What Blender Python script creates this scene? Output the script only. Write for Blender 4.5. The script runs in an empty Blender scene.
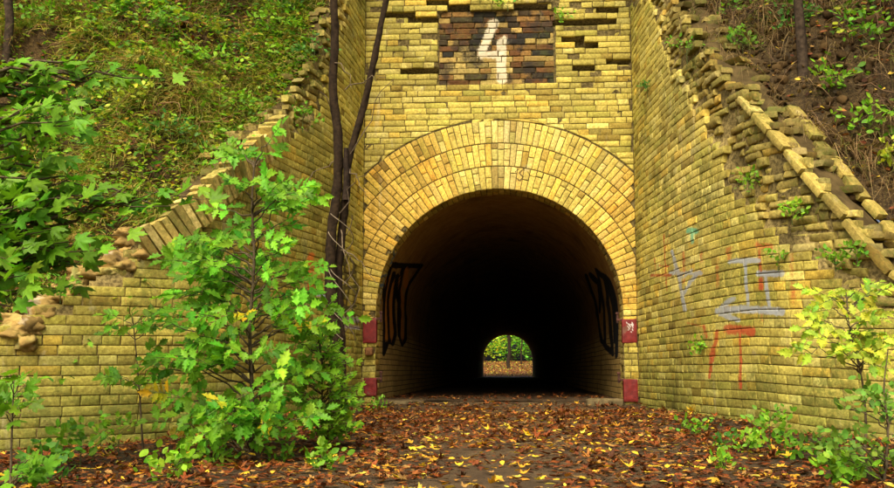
import bpy, math, numpy as np
from mathutils import Vector
RS = np.random.RandomState(11)
D = bpy.data; scn = bpy.context.scene; COL = scn.collection
def R(a): return math.radians(a)

# ------------------------------------------------------------------ camera and rays
CAM = np.array([0.12, -13.0, 0.37]); F = 1000.0; PHI = math.atan(.127); PSI = math.atan(.063*math.cos(PHI))
cd = D.cameras.new('camera'); cam = D.objects.new('camera', cd); COL.objects.link(cam)
cd.sensor_width = 36; cd.lens = 36*F/894; cd.clip_start = .05; cd.clip_end = 2000
cam.location = CAM; cam.rotation_euler = (math.pi/2+PHI, 0, PSI); scn.camera = cam
def ray(px, py):
    v = Vector((px-447, 244-py, -F)); 
    from mathutils import Euler
    w = Euler((math.pi/2+PHI, 0, PSI)).to_matrix() @ v
    return np.array(w)/w.y                        # scaled to one metre of depth
def at(px, py, d): return CAM + ray(px, py)*d      # d = depth along Y from the viewpoint
def ray_z(px, d_or=None, py=None, z=0):            # ground hit
    r = ray(px, py); t = (z-CAM[2])/r[2]; return CAM+r*t

# ------------------------------------------------------------------ noise
def _h(ix, iy, iz, s):
    n = (ix*374761393 + iy*668265263 + iz*2147483647 + s*974711) & 0xffffffff
    n = ((n ^ (n >> 13))*1274126177) & 0xffffffff
    n = (n ^ (n >> 16)) & 0xffffffff
    return n/4294967295.0
def vn(p, sc=1.0, seed=0):
    q = np.asarray(p, float)*sc; i = np.floor(q).astype(np.int64); f = q-i; f = f*f*(3-2*f); r = 0
    for a in (0, 1):
        for b in (0, 1):
            for c in (0, 1):
                w = (f[..., 0] if a else 1-f[..., 0])*(f[..., 1] if b else 1-f[..., 1])*(f[..., 2] if c else 1-f[..., 2])
                r = r+w*_h(i[..., 0]+a, i[..., 1]+b, i[..., 2]+c, seed)
    return r*2-1
def fbm(p, sc=1.0, oc=3, seed=0):
    return sum(vn(p, sc*2**k, seed+k)*.5**k for k in range(oc))
def xyz(x, y, z=0):
    x = np.asarray(x, float); return np.stack([x, np.zeros_like(x)+y, np.zeros_like(x)+z], -1)

# ------------------------------------------------------------------ objects
def tag(o, label=None, cat=None, group=None, kind=None):
    if label: o['label'] = label
    if cat: o['category'] = cat
    if group: o['group'] = group
    if kind: o['kind'] = kind
    return o
def thing(name, label, cat, loc=(0, 0, 0), group=None):
    o = D.objects.new(name, None); COL.objects.link(o); o.location = loc; o.empty_display_size = .2
    return tag(o, label, cat, group)
def mesh(name, V, faces, mats, parent=None, col=None, paint=None, midx=None, smooth=True, uv=None, flat=None):
    """faces: list of (n,k) int arrays"""
    V = np.asarray(V, np.float32)
    if parent is not None: V = V - np.array(parent.location, np.float32)
    me = D.meshes.new(name)
    if not isinstance(faces, list): faces = [faces]
    faces = [np.asarray(f, np.int32) for f in faces if len(f)]
    me.vertices.add(len(V)); me.vertices.foreach_set('co', V.ravel())
    loops = np.concatenate([f.ravel() for f in faces]); tot = np.concatenate([np.full(len(f), f.shape[1], np.int32) for f in faces])
    me.loops.add(len(loops)); me.loops.foreach_set('vertex_index', loops)
    me.polygons.add(len(tot)); st = np.concatenate([[0], np.cumsum(tot)[:-1]]).astype(np.int32)
    me.polygons.foreach_set('loop_start', st); me.polygons.foreach_set('loop_total', tot)
    if midx is not None: me.polygons.foreach_set('material_index', np.asarray(midx, np.int32))
    me.update(calc_edges=True)
    if not isinstance(mats, (list, tuple)): mats = [mats]
    for m in mats: me.materials.append(m)
    if smooth: me.polygons.foreach_set('use_smooth', np.ones(len(tot), bool) if flat is None else ~flat)
    if col is not None:
        a = me.attributes.new('col', 'FLOAT_COLOR', 'POINT'); c = np.ones((len(V), 4), np.float32); c[:, :3] = col; a.data.foreach_set('color', c.ravel())
    if paint is not None:
        a = me.attributes.new('paint', 'FLOAT_COLOR', 'POINT'); c = np.ones((len(V), 4), np.float32); c[:, :3] = paint[:, :3]; a.data.foreach_set('color', c.ravel())
        a = me.attributes.new('pa', 'FLOAT', 'POINT'); a.data.foreach_set('value', np.ascontiguousarray(paint[:, 3], np.float32))
    if uv is not None:
        u = me.uv_layers.new(name='UVMap'); u.data.foreach_set('uv', np.asarray(uv, np.float32)[loops].ravel())
    me.validate(); o = D.objects.new(name, me); COL.objects.link(o)
    if parent is not None: o.parent = parent
    return o
class Acc:
    def __init__(s): s.V = []; s.F = {}; s.C = []; s.n = 0
    def add(s, V, Fs, C):
        V = np.asarray(V, float).reshape(-1, 3)
        for f in (Fs if isinstance(Fs, list) else [Fs]):
            f = np.asarray(f); s.F.setdefault(f.shape[1], []).append(f+s.n)
        C = np.asarray(C, float); s.C.append(np.broadcast_to(C, (len(V), 3)) if C.ndim == 1 else C)
        s.V.append(V); s.n += len(V)
    def build(s, name, mat, parent=None, smooth=True):
        return mesh(name, np.concatenate(s.V), [np.concatenate(v) for v in s.F.values()], mat, parent, np.concatenate(s.C), smooth=smooth)
def grid_faces(nu, nv, base=0):
    i = np.arange(nu-1)[:, None]*nv+np.arange(nv-1)[None, :]; i = i.ravel()+base
    return np.stack([i, i+nv, i+nv+1, i+1], -1)

# ------------------------------------------------------------------ materials
class N:
    def __init__(s, name):
        s.m = D.materials.new(name); s.m.use_nodes = True; s.t = s.m.node_tree; s.t.nodes.clear()
    def n(s, typ, **kw):
        o = s.t.nodes.new(typ); ins = kw.pop('i', {})
        for k, v in kw.items(): setattr(o, k, v)
        for k, v in ins.items():
            if isinstance(v, bpy.types.NodeSocket): s.t.links.new(v, o.inputs[k])
            elif v is not None: o.inputs[k].default_value = v
        return o
    def math(s, op, a, b=0., c=0., clamp=False): return s.n('ShaderNodeMath', operation=op, use_clamp=clamp, i={0: a, 1: b, 2: c}).outputs[0]
    def noise(s, sc, det=3, rough=.55, vec=None, dist=0):
        if vec is None: vec = s.coord()
        return s.n('ShaderNodeTexNoise', i={'Vector': vec, 'Scale': sc, 'Detail': det, 'Roughness': rough, 'Distortion': dist}).outputs['Fac']
    def coord(s):
        if not hasattr(s, '_g'): s._g = s.n('ShaderNodeNewGeometry')
        return s._g.outputs['Position']
    def ramp(s, f, a, b, lo=0., hi=1.): return s.n('ShaderNodeMapRange', interpolation_type='SMOOTHSTEP', i={0: f, 1: a, 2: b, 3: lo, 4: hi}).outputs[0]
    def mix(s, f, a, b, mode='MIX'):
        def c(v): return v if isinstance(v, bpy.types.NodeSocket) else (*v, 1.)
        o = s.n('ShaderNodeMix', data_type='RGBA', blend_type=mode); o.inputs[0].default_value = 0
        for k, v in ((0, f), (6, a if isinstance(a, bpy.types.NodeSocket) else c(a)), (7, b if isinstance(b, bpy.types.NodeSocket) else c(b))):
            if isinstance(v, bpy.types.NodeSocket): s.t.links.new(v, o.inputs[k])
            else: o.inputs[k].default_value = v
        return o.outputs[2]
    def attr(s, nm, out='Color'): return s.n('ShaderNodeAttribute', attribute_name=nm).outputs[out]
    def bump(s, h, st=.5, dist=.01, nrm=None): return s.n('ShaderNodeBump', i={'Strength': st, 'Distance': dist, 'Height': h, 'Normal': nrm}).outputs[0]
    def bsdf(s, col, rough=.8, normal=None, spec=.3):
        return s.n('ShaderNodeBsdfPrincipled', i={'Base Color': col if isinstance(col, bpy.types.NodeSocket) else (*col, 1), 'Roughness': rough, 'Normal': normal, 'Specular IOR Level': spec}).outputs[0]
    def out(s, sh): s.n('ShaderNodeOutputMaterial', i={'Surface': sh}); return s.m

def brick_mat(name, moss=.3, dirt=.5):
    m = N(name); c = m.attr('col')
    f1 = m.noise(38, 4, .65); c = m.mix(m.ramp(f1, .3, .7, 0, 1), m.mix(1, c, (.68, .64, .56), 'MULTIPLY'), m.mix(1, c, (1.16, 1.16, 1.1), 'MULTIPLY'))
    f2 = m.noise(2.1, 5, .68, dist=.6); c = m.mix(m.ramp(f2, .52, .72, 0, dirt), c, m.mix(1, c, (.42, .34, .2), 'MULTIPLY'))
    f3 = m.noise(9, 4, .7); c = m.mix(m.ramp(f3, .55, .72, 0, .55), c, m.mix(1, c, (.5, .44, .3), 'MULTIPLY'))
    f6 = m.noise(4.2, 5, .7); c = m.mix(m.ramp(f6, .60, .74, 0, .45), c, (.50, .45, .27))
    st = m.n('ShaderNodeVectorMath', operation='MULTIPLY', i={0: m.coord(), 1: (3.2, 3.2, .45)}).outputs[0]
    f7 = m.noise(1.6, 5, .7, vec=st); c = m.mix(m.ramp(f7, .56, .74, 0, .6), c, m.mix(1, c, (.45, .40, .30), 'MULTIPLY'))
    f8 = m.noise(1.1, 5, .75, vec=st, dist=.4); c = m.mix(m.ramp(f8, .58, .74, 0, .5), c, (.66, .58, .30))
    f4 = m.noise(1.3, 5, .7); f5 = m.noise(26, 3, .7)
    c = m.mix(m.math('MULTIPLY', m.ramp(f4, .40, .66, 0, moss), m.ramp(f5, .35, .6)), c, (.11, .13, .018))
    pit = m.noise(120, 3, .7); c = m.mix(m.ramp(pit, .62, .72, 0, .6), c, (.07, .05, .02))
    pa = m.attr('pa', 'Fac'); br = m.noise(55, 4, .7); br2 = m.noise(11, 4, .7)
    k = m.math('ADD', pa, m.math('MULTIPLY', m.math('SUBTRACT', m.math('ADD', br, br2), 1.0), 1.2))
    c = m.mix(m.math('MULTIPLY', m.ramp(k, .28, .80), .78), c, m.attr('paint'))
    h = m.math('ADD', m.noise(160, 4, .7), m.math('MULTIPLY', m.noise(45, 3, .6), 1.6))
    return m.out(m.bsdf(c, .82, m.bump(h, .55, .006), .25))
M = {}
M['brick'] = brick_mat('yellow brick', .4, .72); M['wing'] = brick_mat('mossy yellow brick', .75, .7); M['rubble'] = brick_mat('eroded brick', .95, .9)
def mortar():
    m = N('dark mortar'); f = m.noise(30, 4, .7)
    c = m.mix(m.ramp(f, .35, .65), (.06, .045, .016), (.20, .155, .055)); c = m.mix(1, c, m.attr('col'), 'MULTIPLY')
    return m.out(m.bsdf(c, .95, m.bump(m.noise(90, 4, .7), .8, .01), .1))
M['mortar'] = mortar()
def attr_mat(name, rough=.7, trans=0, bsc=60, bst=.3, var=.35, spec=.3, vsc=25):
    m = N(name); c = m.attr('col'); f = m.noise(vsc, 4, .65)
    c = m.mix(m.ramp(f, .3, .7), m.mix(1, c, (1-var,)*3, 'MULTIPLY'), m.mix(1, c, (1+var*.6,)*3, 'MULTIPLY'))
    nr = m.bump(m.noise(bsc, 3, .6), bst, .006)
    sh = m.bsdf(c, rough, nr, spec)
    if trans:
        c2 = m.mix(1, c, (1.15, 1.25, .6), 'MULTIPLY')
        tr = m.n('ShaderNodeBsdfTranslucent', i={'Color': c2}).outputs[0]
        sh = m.n('ShaderNodeMixShader', i={0: trans, 1: sh, 2: tr}).outputs[0]
    return m.out(sh)
M['leaf'] = attr_mat('green leaf', .5, .38, 50, .25, .22, .22, 30)
M['grass'] = attr_mat('grass blade', .65, .3, 40, .1, .25, .15, 8)
M['dead'] = attr_mat('fallen leaf', .55, .15, 70, .4, .35, .2, 45)
M['bark'] = attr_mat('dark bark', .9, 0, 40, 1.0, .55, .15, 22)
M['stone'] = attr_mat('stone', .85, 0, 50, .8, .4, .2, 12)
M['clay'] = attr_mat('clay', .95, 0, 25, .9, .45, .1, 6)
M['iron'] = attr_mat('rusty iron', .8, 0, 80, .6, .5, .3, 20)
def redpaint():
    m = N('worn red paint'); f = m.noise(22, 5, .7); g = m.noise(6, 3, .6)
    c = m.mix(m.ramp(f, .3, .7), (.12, .008, .006), (.23, .018, .012)); c = m.mix(m.ramp(g, .60, .68, 0, .7), c, (.16, .09, .05))
    c = m.mix(m.ramp(m.math('ADD', m.attr('pa', 'Fac'), m.math('MULTIPLY', m.math('SUBTRACT', f, .5), .6)), .35, .6), c, (.6, .55, .5))
    return m.out(m.bsdf(c, .6, m.bump(m.noise(70, 3, .6), .5, .006), .4))
M['red'] = redpaint()
def soil(name, a, b, c3, wet=.75):
    m = N(name); f = m.noise(3.5, 6, .7); g = m.noise(28, 5, .7)
    c = m.mix(m.ramp(f, .35, .65), a, b); c = m.mix(m.ramp(g, .45, .7, 0, .7), c, c3)
    p = m.attr('col')                         # patches where a different earth is exposed
    c = m.mix(1, c, p, 'MULTIPLY')
    q = m.noise(75, 3, .7); c = m.mix(m.ramp(q, .56, .66, 0, .75), c, m.mix(1, c3, (1.5, 1.4, 1.2), 'MULTIPLY')); c = m.mix(m.ramp(q, .36, .44, .8, 0), c, m.mix(1, a, (.4, .4, .4), 'MULTIPLY'))
    h = m.math('ADD', m.noise(18, 6, .75), m.math('MULTIPLY', m.noise(90, 4, .7), .8))
    return m.out(m.bsdf(c, wet, m.bump(h, .9, .04), .3))
M['soil'] = soil('dark bank soil', (.036, .022, .007), (.085, .052, .015), (.15, .105, .035), .95)
M['ground'] = soil('path earth', (.085, .052, .021), (.17, .11, .045), (.07, .038, .015), .7)
def lining():
    m = N('tunnel lining'); uv = m.n('ShaderNodeUVMap', uv_map='UVMap').outputs[0]
    b = m.n('ShaderNodeTexBrick', i={'Vector': uv, 'Color1': (.42, .29, .09, 1), 'Color2': (.52, .36, .11, 1), 'Mortar': (.05, .035, .015, 1), 'Scale': 1.0, 'Mortar Size': .006, 'Mortar Smooth': .3, 'Bias': 0., 'Brick Width': .30, 'Row Height': .08})
    sep = m.n('ShaderNodeSeparateXYZ', i={0: m.coord()}).outputs[2]
    f = m.noise(3, 5, .7)
    k = m.ramp(m.math('ADD', sep, m.math('MULTIPLY', f, .6)), 1.15, 1.35)          # plaster above, bare brick below
    pl = m.mix(m.ramp(m.noise(5, 6, .7), .35, .65), (.27, .15, .04), (.38, .23, .065))
    c = m.mix(k, b.outputs['Color'], pl)
    c = m.mix(m.ramp(m.noise(1.2, 5, .7), .5, .7, 0, .6), c, (.09, .055, .022))
    c = m.mix(m.ramp(m.math('ADD', m.attr('pa', 'Fac'), m.math('MULTIPLY', m.math('SUBTRACT', m.noise(30, 3, .7), .5), .5)), .35, .6), c, m.attr('paint'))
    h = m.math('MULTIPLY', b.outputs['Fac'], -1)
    return m.out(m.bsdf(c, .9, m.bump(m.noise(20, 5, .7), .4, .02, m.bump(h, .6, .01)), .1))
M['lining'] = lining()

# ------------------------------------------------------------------ plan of the walls
def catmull(P, n=40):
    P = np.asarray(P, float); Q = np.vstack([2*P[0]-P[1], P, 2*P[-1]-P[-2]]); out = []
    for i in range(1, len(Q)-2):
        t = np.linspace(0, 1, n, endpoint=False)[:, None]; a, b, c, d = Q[i-1], Q[i], Q[i+1], Q[i+2]
        out.append(.5*((2*b)+(-a+c)*t+(2*a-5*b+4*c-d)*t*t+(-a+3*b-3*c+d)*t**3))
    out.append(P[-1:]); return np.vstack(out)
class Wing:
    def __init__(s, pts, side):
        s.side = side; p = catmull(pts); L = np.concatenate([[0], np.cumsum(np.linalg.norm(np.diff(p, axis=0), axis=1))])
        s.U = np.arange(0, L[-1], .02); s.P = np.stack([np.interp(s.U, L, p[:, k]) for k in (0, 1)], -1); s.len = s.U[-1]
        T = np.gradient(s.P, axis=0); T /= np.linalg.norm(T, axis=1)[:, None]
        s.Nn = np.stack([T[:, 1], -T[:, 0]], -1)*(1 if side > 0 else -1)      # towards the approach
    def xy(s, u): return np.stack([np.interp(u, s.U, s.P[:, k]) for k in (0, 1)], -1)
    def nrm(s, u):
        n = np.stack([np.interp(u, s.U, s.Nn[:, k]) for k in (0, 1)], -1); return n/np.linalg.norm(n, axis=-1, keepdims=True)
    def tilt(s, u): return -.045*np.maximum(0, u-4.0) if s.side > 0 else -.012*np.maximum(0, u-4)
    def map(s, u, z, d):
        q = s.xy(u)+s.nrm(u)*d[..., None]; return np.concatenate([q, (z+s.tilt(u))[..., None]], -1)
    def hit(s, px, py):
        r = ray(px, py); w = s.P-CAM[:2]; cr = w[:, 0]*r[1]-w[:, 1]*r[0]
        k = np.where(np.sign(cr[:-1]) != np.sign(cr[1:]))[0]
        if len(k) == 0: k = [np.argmin(abs(cr))]
        k = max(k, key=lambda i: s.U[i]) if True else k[0]
        f = cr[k]/(cr[k]-cr[min(k+1, len(cr)-1)]+1e-12) if k+1 < len(cr) else 0
        u = s.U[k]+f*.02; t = np.interp(u, s.U, s.P[:, 1])-CAM[1]; return float(u), float(CAM[2]+r[2]*t-s.tilt(u))
WR = Wing([(1.76, 0), (1.79, -.55), (1.87, -1.35), (1.975, -2.4), (2.09, -3.15), (2.22, -3.70), (2.46, -4.35), (2.74, -4.85), (3.07, -5.25), (3.7, -5.62), (4.7, -5.9), (6.5, -6.1)], 1)
WL = Wing([(-1.80, 0), (-1.835, -.6), (-1.87, -1.1), (-1.94, -1.6), (-2.04, -2.2), (-2.15, -2.7), (-2.24, -3.2), (-2.33, -3.8), (-2.49, -4.35), (-2.72, -4.72), (-3.14, -5.1), (-3.64, -5.4), (-4.6, -5.75), (-6.5, -6.05)], -1)
def line(w, pts, tail):
    q = sorted([w.hit(*p) for p in pts]); u = [a for a, b in q]; z = [b for a, b in q]
    u = [0]+u+[u[-1]+.7, w.len]; z = [z[0]+.6]+z+tail
    return lambda x: np.interp(x, u, z)
topR = line(WR, [(653, -20), (690, 40), (740, 98), (790, 155), (840, 212), (890, 270)], [.7, -.1])
skinR = line(WR, [(653, 5), (668, 62), (700, 120), (725, 165), (747, 212), (790, 240), (835, 272), (850, 292), (890, 315)], [.35, -.4])
topL = line(WL, [(349, -20), (334, 20), (318, 62), (300, 100), (280, 122), (250, 148), (200, 195), (135, 242), (120, 262), (60, 300), (5, 330)], [.35, -.2])
skinL = line(WL, [(351, -10), (340, 40), (325, 95), (300, 130), (280, 140), (250, 160), (200, 208), (140, 252), (122, 272), (60, 308), (5, 338)], [.2, -.3])

# ------------------------------------------------------------------ bricks
def bcol(n, base, var=.16):
    c = np.array(base)*np.ones((n, 3)); k = 1+RS.normal(0, var, (n, 1)); c = c*np.clip(k, .55, 1.4)
    t = RS.rand(n)
    c[t < .08] *= [1.12, .97, .74]; c[(t > .10) & (t < .16)] *= [.62, .56, .48]; c[(t > .16) & (t < .26)] *= [1.15, 1.2, 1.55]; c[(t > .26) & (t < .36)] *= [.84, .90, .78]
    return c
class Bricks:
    def __init__(s): s.q = []; s.d = []; s.k = []; s.rough = []; s.hole = []
    def add(s, quad, depth=0., kind=0, rough=1.): s.q.append(quad); s.d.append(depth); s.k.append(kind); s.rough.append(rough)
    def build(s, name, mapf, mat, parent, base, paintf=None, dense=None, var=.16, backing=None, colf=None, backcol=None):
        Q = np.array(s.q, float); n = len(Q); dep = np.array(s.d); rg = np.array(s.rough); C = bcol(n, base, var)
        if colf is not None: C = colf(Q.mean(1), C)
        Vs, Fs, Cs, Ps, Fl = [], [], [], [], []; off = 0
        is_d = np.zeros(n, bool) if dense is None else dense(Q.mean(1))
        for dn in (False, True):
            idx = np.where(is_d == dn)[0]
            if len(idx) == 0: continue
            q = Q[idx]; L = np.linalg.norm(q[:, 1]-q[:, 0], axis=1); H = np.linalg.norm(q[:, 3]-q[:, 0], axis=1); m = len(idx)
            nu, nv = (18, 5) if dn else (5, 2)
            def par(length, k):
                b = np.clip(.0055/length, 0, .3)[:, None]; t = np.linspace(0, 1, k+1)[None, :]
                mid = b+(1-2*b)*t; z0 = np.zeros((m, 1)); o = np.ones((m, 1)); return np.concatenate([z0, z0, mid, o, o], 1)
            A = par(L, nu); B = par(H, nv); ku, kv = A.shape[1], B.shape[1]
            a = A[:, :, None]+np.zeros((1, 1, kv)); b = B[:, None, :]+np.zeros((1, ku, 1))
            P = ((1-a)*(1-b))[..., None]*q[:, None, None, 0]+(a*(1-b))[..., None]*q[:, None, None, 1]+(a*b)[..., None]*q[:, None, None, 2]+((1-a)*b)[..., None]*q[:, None, None, 3]
            Nz = np.stack([P[..., 0], P[..., 1], np.zeros_like(P[..., 0])+.37*idx[:, None, None]], -1)
            r = rg[idx][:, None, None]
            d = dep[idx][:, None, None]+r*.0035*vn(Nz, 22, 3)+r*.0022*vn(Nz, 60, 5)
            tl = RS.normal(0, .0035, (m, 2, 1, 1))*rg[idx][:, None, None, None]; d = d+tl[:, 0]*(a-.5)+tl[:, 1]*(b-.5)
            iu = np.arange(ku); iv = np.arange(kv)
            edge = ((iu <= 1) | (iu >= ku-2))[:, None] | ((iv <= 1) | (iv >= kv-2))[None, :]
            cor = ((iu <= 1) | (iu >= ku-2))[:, None] & ((iv <= 1) | (iv >= kv-2))[None, :]
            skirt = ((iu == 0) | (iu == ku-1))[:, None] | ((iv == 0) | (iv == kv-1))[None, :]
            wear = .5+.5*vn(Nz, 9, 9)
            d = d-edge[None]*(.0015+.0028*wear*r)-cor[None]*.002
            d = np.where(skirt[None], dep[idx][:, None, None]-.075, d)
            cen = q.mean(1)[:, None, None]; sh = np.where(edge[None], .018*r*np.maximum(0, vn(Nz, 13, 12)), 0)[..., None]
            P = P-(P-cen)*np.where(edge[None, ..., None], sh*2.2, 0)
            jit = RS.normal(0, .0018, (m, 1, 1, 2)); P = P+jit*r[..., None]
            Vs.append(mapf(P[..., 0], P[..., 1], d).reshape(-1, 3))
            g = grid_faces(ku, kv); Fs.append((g[None]+(np.arange(m)*ku*kv)[:, None, None]+off).reshape(-1, 4))
            fi = np.arange(ku-1)[:, None]; fj_ = np.arange(kv-1)[None]; fm = (fi <= 1) | (fi >= ku-3) | (fj_ <= 1) | (fj_ >= kv-3); Fl.append(np.tile(fm.ravel(), m))
            Cs.append(np.repeat(C[idx], ku*kv, 0))
            if paintf is not None: Ps.append(paintf(P.reshape(-1, 2)) if dn else np.zeros((m*ku*kv, 4)))
            off += m*ku*kv
        F1 = np.concatenate(Fs); mi = np.zeros(len(F1), int); FF = [F1]; V = Vs
        if backing is not None:
            bv, bf = backing; V.append(bv); F2 = bf+off; FF = [np.concatenate([F1, F2])]; mi = np.concatenate([mi, np.ones(len(F2), int)]); Fl.append(np.zeros(len(F2), bool))
            Cs.append(np.ones((len(bv), 3)) if backcol is None else backcol(bv))
            if paintf is not None: Ps.append(np.zeros((len(bv), 4)))
        return mesh(name, np.concatenate(V), FF, [mat, M['mortar']], parent, np.concatenate(Cs), np.concatenate(Ps) if paintf is not None else None, mi, flat=np.concatenate(Fl))
def run(u0, u1, stagger, g=.008):
    """brick spans of one course"""
    out = []; u = u0-RS.rand()*.15-(.15 if stagger else 0)
    while u < u1:
        L = .30 if RS.rand() < (.30 if stagger else .82) else .15
        a, b = max(u, u0), min(u+L, u1)
        if b-a > .05: out.append((a+g*.5, b-g*.5))
        u += L
    return out

# strokes of paint, projected on the surface they are on
def painter(strokes, tr=lambda p: p):
    segs = []; strokes = [([tuple(tr(np.array([q], float))[0]) for q in pts], w, c, al) for pts, w, c, al in strokes]
    for pts, w, c, al in strokes:
        for a, b in zip(pts[:-1], pts[1:]): segs.append((np.array(a), np.array(b), w, c, al))
    def f(P):
        P = tr(P); out = np.zeros((len(P), 4)); out[:, :3] = segs[-1][3]
        for a, b, w, c, al in segs:
            e = b-a; t = np.clip(((P-a)@e)/max(e@e, 1e-9), 0, 1); d = np.linalg.norm(P-(a+t[:, None]*e), axis=1)
            k = al*np.clip(1.35-d/w*.85, 0, 1); m = k > out[:, 3]; out[m, :3] = c; out[m, 3] = k[m]
        return out
    lo = np.min([np.minimum(a, b)-w*2-.16 for a, b, w, c, al in segs], 0); hi = np.max([np.maximum(a, b)+w*2+.16 for a, b, w, c, al in segs], 0)
    def dense(c):
        c = tr(c)
        k = np.zeros(len(c), bool)
        for a, b, w, cc, al in segs:
            l2 = np.minimum(a, b)-w-[.17, .06]; h2 = np.maximum(a, b)+w+[.17, .06]; k |= np.all((c > l2) & (c < h2), axis=1)
        return k
    return f, dense
GREY = (.36, .40, .42); RED = (.45, .045, .018); ORG = (.50, .13, .03); GRN = (.10, .50, .28); BLK = (.012, .010, .008); WHT = (.70, .63, .42); BLU = (.03, .12, .22)

# ------------------------------------------------------------------ PORTAL WALL
XL, XR, RI, RW, ZC, CX = -1.80, 1.76, 1.60, .31, 1.15, -.02
portal = thing('portal_wall', 'tall yellow brick front wall around the tunnel mouth, with a dark number panel above the arch', 'portal', (0, 0, 0))
def plane0(px, py): p = at(px, py, 13.0); return p[0], p[2]
pxl, pzb = plane0(438, 85); pxr, pzt = plane0(555, 11)
CH = .0795
B = Bricks(); B2 = Bricks(); holes = []
pw = round((pzt-pzb)/CH)*CH; Z0 = pzb-CH*60
miss = [plane0(*p) for p in ((428, 72), (420, 73), (566, 22), (575, 24), (590, 47), (584, 70), (447, 3), (462, 5), (520, 5), (535, 4), (598, 8), (610, 20), (425, 22), (570, 38), (395, 14), (615, 62))]
for k in range(0, 90):
    z0 = Z0+k*CH; z1 = z0+CH; zm = (z0+z1)/2
    if z1 < -.3 or z0 > 6.2: continue
    iv = []
    if zm < ZC:
        if z0 > -0.4:
            iv = [(XL, XL, CX-RI, CX-RI), (CX+RI, CX+RI, XR, XR)]
    else:
        RO = RI+3*RW+.012
        def hw(z): return math.sqrt(max(0, RO*RO-(z-ZC)**2))
        h0, h1 = hw(z0), hw(z1)
        if h1 <= .05 and h0 <= .25: iv = [(XL, XL, XR, XR)]
        else: iv = [(XL, XL, CX-h0, CX-h1), (CX+h0, CX+h1, XR, XR)]
    inpan = pzb-.01 < zm < pzb+pw+.01
    if inpan: iv = [(XL, XL, pxl, pxl), (pxr, pxr, XR, XR)]
    for (a0, a1, b0, b1) in iv:
        u0, u1 = min(a0, a1), max(b0, b1)
        if min(b0, b1)-max(a0, a1) < -.6 or u1-u0 < .04: continue
        for (s, e) in run(u0, u1, k % 2):
            sb, st = max(s, a0+.004), max(s, a1+.004); eb, et = min(e, b0-.004), min(e, b1-.004)
            if eb-sb < .0 and et-st < .03: continue
            if et-st < .0 and eb-sb < .03: continue
            eb = max(eb, sb+.004); et = max(et, st+.004)
            cx = (s+e)/2
            dep = RS.normal(0, .0035)
            up = zm > 4.0
            if up and RS.rand() < .10: dep -= RS.uniform(.01, .035)
            if any(abs(cx-mx) < .14 and abs(zm-mz) < .042 for mx, mz in miss): holes.append((s, e, z0, z1)); continue
            B.add([(sb, z0+.0033), (eb, z0+.0033), (et, z1-.0033), (st, z1-.0033)], dep, rough=1.3 if up else 1)
    if inpan:
        for (s, e) in run(pxl, pxr, k % 2):
            B2.add([(s, z0+.004), (e, z0+.004), (e, z1-.004), (s, z1-.004)], -.055+RS.normal(0, .004), rough=1.3)
# backing sheet with recesses
def backing(mapf, u0, u1, z0, z1, depthf, keep, du=.05, dz=.0265):
    U = np.arange(u0, u1+du, du); Z = np.arange(z0, z1+dz, dz); u, z = np.meshgrid(U, Z, indexing='ij')
    d = depthf(u, z)+.004*vn(np.stack([u, z, u*0], -1), 25, 4); V = mapf(u, z, d).reshape(-1, 3); f = grid_faces(len(U), len(Z))
    uc, zc = u.ravel()[f].mean(1), z.ravel()[f].mean(1); return V, f[keep(uc, zc)]
mapP = lambda u, z, d: np.stack([u, -d, z], -1)
def dP(u, z):
    d = np.full(u.shape, -.011)
    for (s, e, a, b) in holes: d = np.where((u > s-.02) & (u < e+.02) & (z > a+.0) & (z < b), -.15, d)
    return np.where((u > pxl) & (u < pxr) & (z > pzb) & (z < pzb+pw), -.085, d)
keepP = lambda u, z: ~(((z >= ZC) & ((u-CX)**2+(z-ZC)**2 < (RI+.02)**2)) | ((z < ZC) & (abs(u-CX) < RI+.01)))
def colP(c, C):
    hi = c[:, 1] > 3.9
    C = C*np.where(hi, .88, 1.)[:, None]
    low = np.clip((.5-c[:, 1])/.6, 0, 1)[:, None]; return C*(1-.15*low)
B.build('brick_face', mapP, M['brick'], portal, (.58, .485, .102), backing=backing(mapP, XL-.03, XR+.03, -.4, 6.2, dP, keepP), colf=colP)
# recessed panel and its painted numeral
def zz(x, y): return plane0(420+x/4.88, y/4.88)
numeral = [([zz(362, 106), zz(342, 150), zz(324, 195), zz(304, 240)], .058, WHT, 1.0), ([zz(345, 104), zz(370, 104)], .042, WHT, 1.), ([zz(300, 262), zz(400, 262)], .048, WHT, 1.0), ([zz(398, 192), zz(396, 385)], .052, WHT, 1.0), ([zz(384, 200), zz(384, 385)], .03, WHT, 1.0), ([zz(411, 175), zz(411, 385)], .03, WHT, 1.0)]
pf, pd = painter(numeral)
def colPan(c, C):
    n = vn(np.stack([c[:, 0], c[:, 1], c[:, 0]*0], -1), 5, 77)+.5*vn(np.stack([c[:, 0], c[:, 1], c[:, 0]*0], -1), 14, 7)
    cx = (c[:, 0]-pxl)/(pxr-pxl); cz = (c[:, 1]-pzb)/pw
    t = RS.rand(len(c)); o = np.empty_like(C)
    o[:] = (.05, .033, .014); o[t > .22] = (.13, .055, .015); o[t > .50] = (.22, .12, .03); o[t > .72] = (.36, .25, .07); o[(t > .90)] = (.02, .017, .013)
    lite = (n > .15) & (cz < .6); o[lite] = (.40, .30, .09)
    return o*(1+RS.normal(0, .15, (len(c), 1)))
def panel_paint(P):
    a = pf(P); p3 = np.stack([P[:, 0], P[:, 1], P[:, 0]*0], -1)
    n = .52+1.1*fbm(p3, 7, 4, 5); m = a[:, 3] < .25; k = np.clip(n, 0, 1)*.72
    a[m, :3] = (.022, .017, .012); a[m, 3] = k[m]; return a
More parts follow.
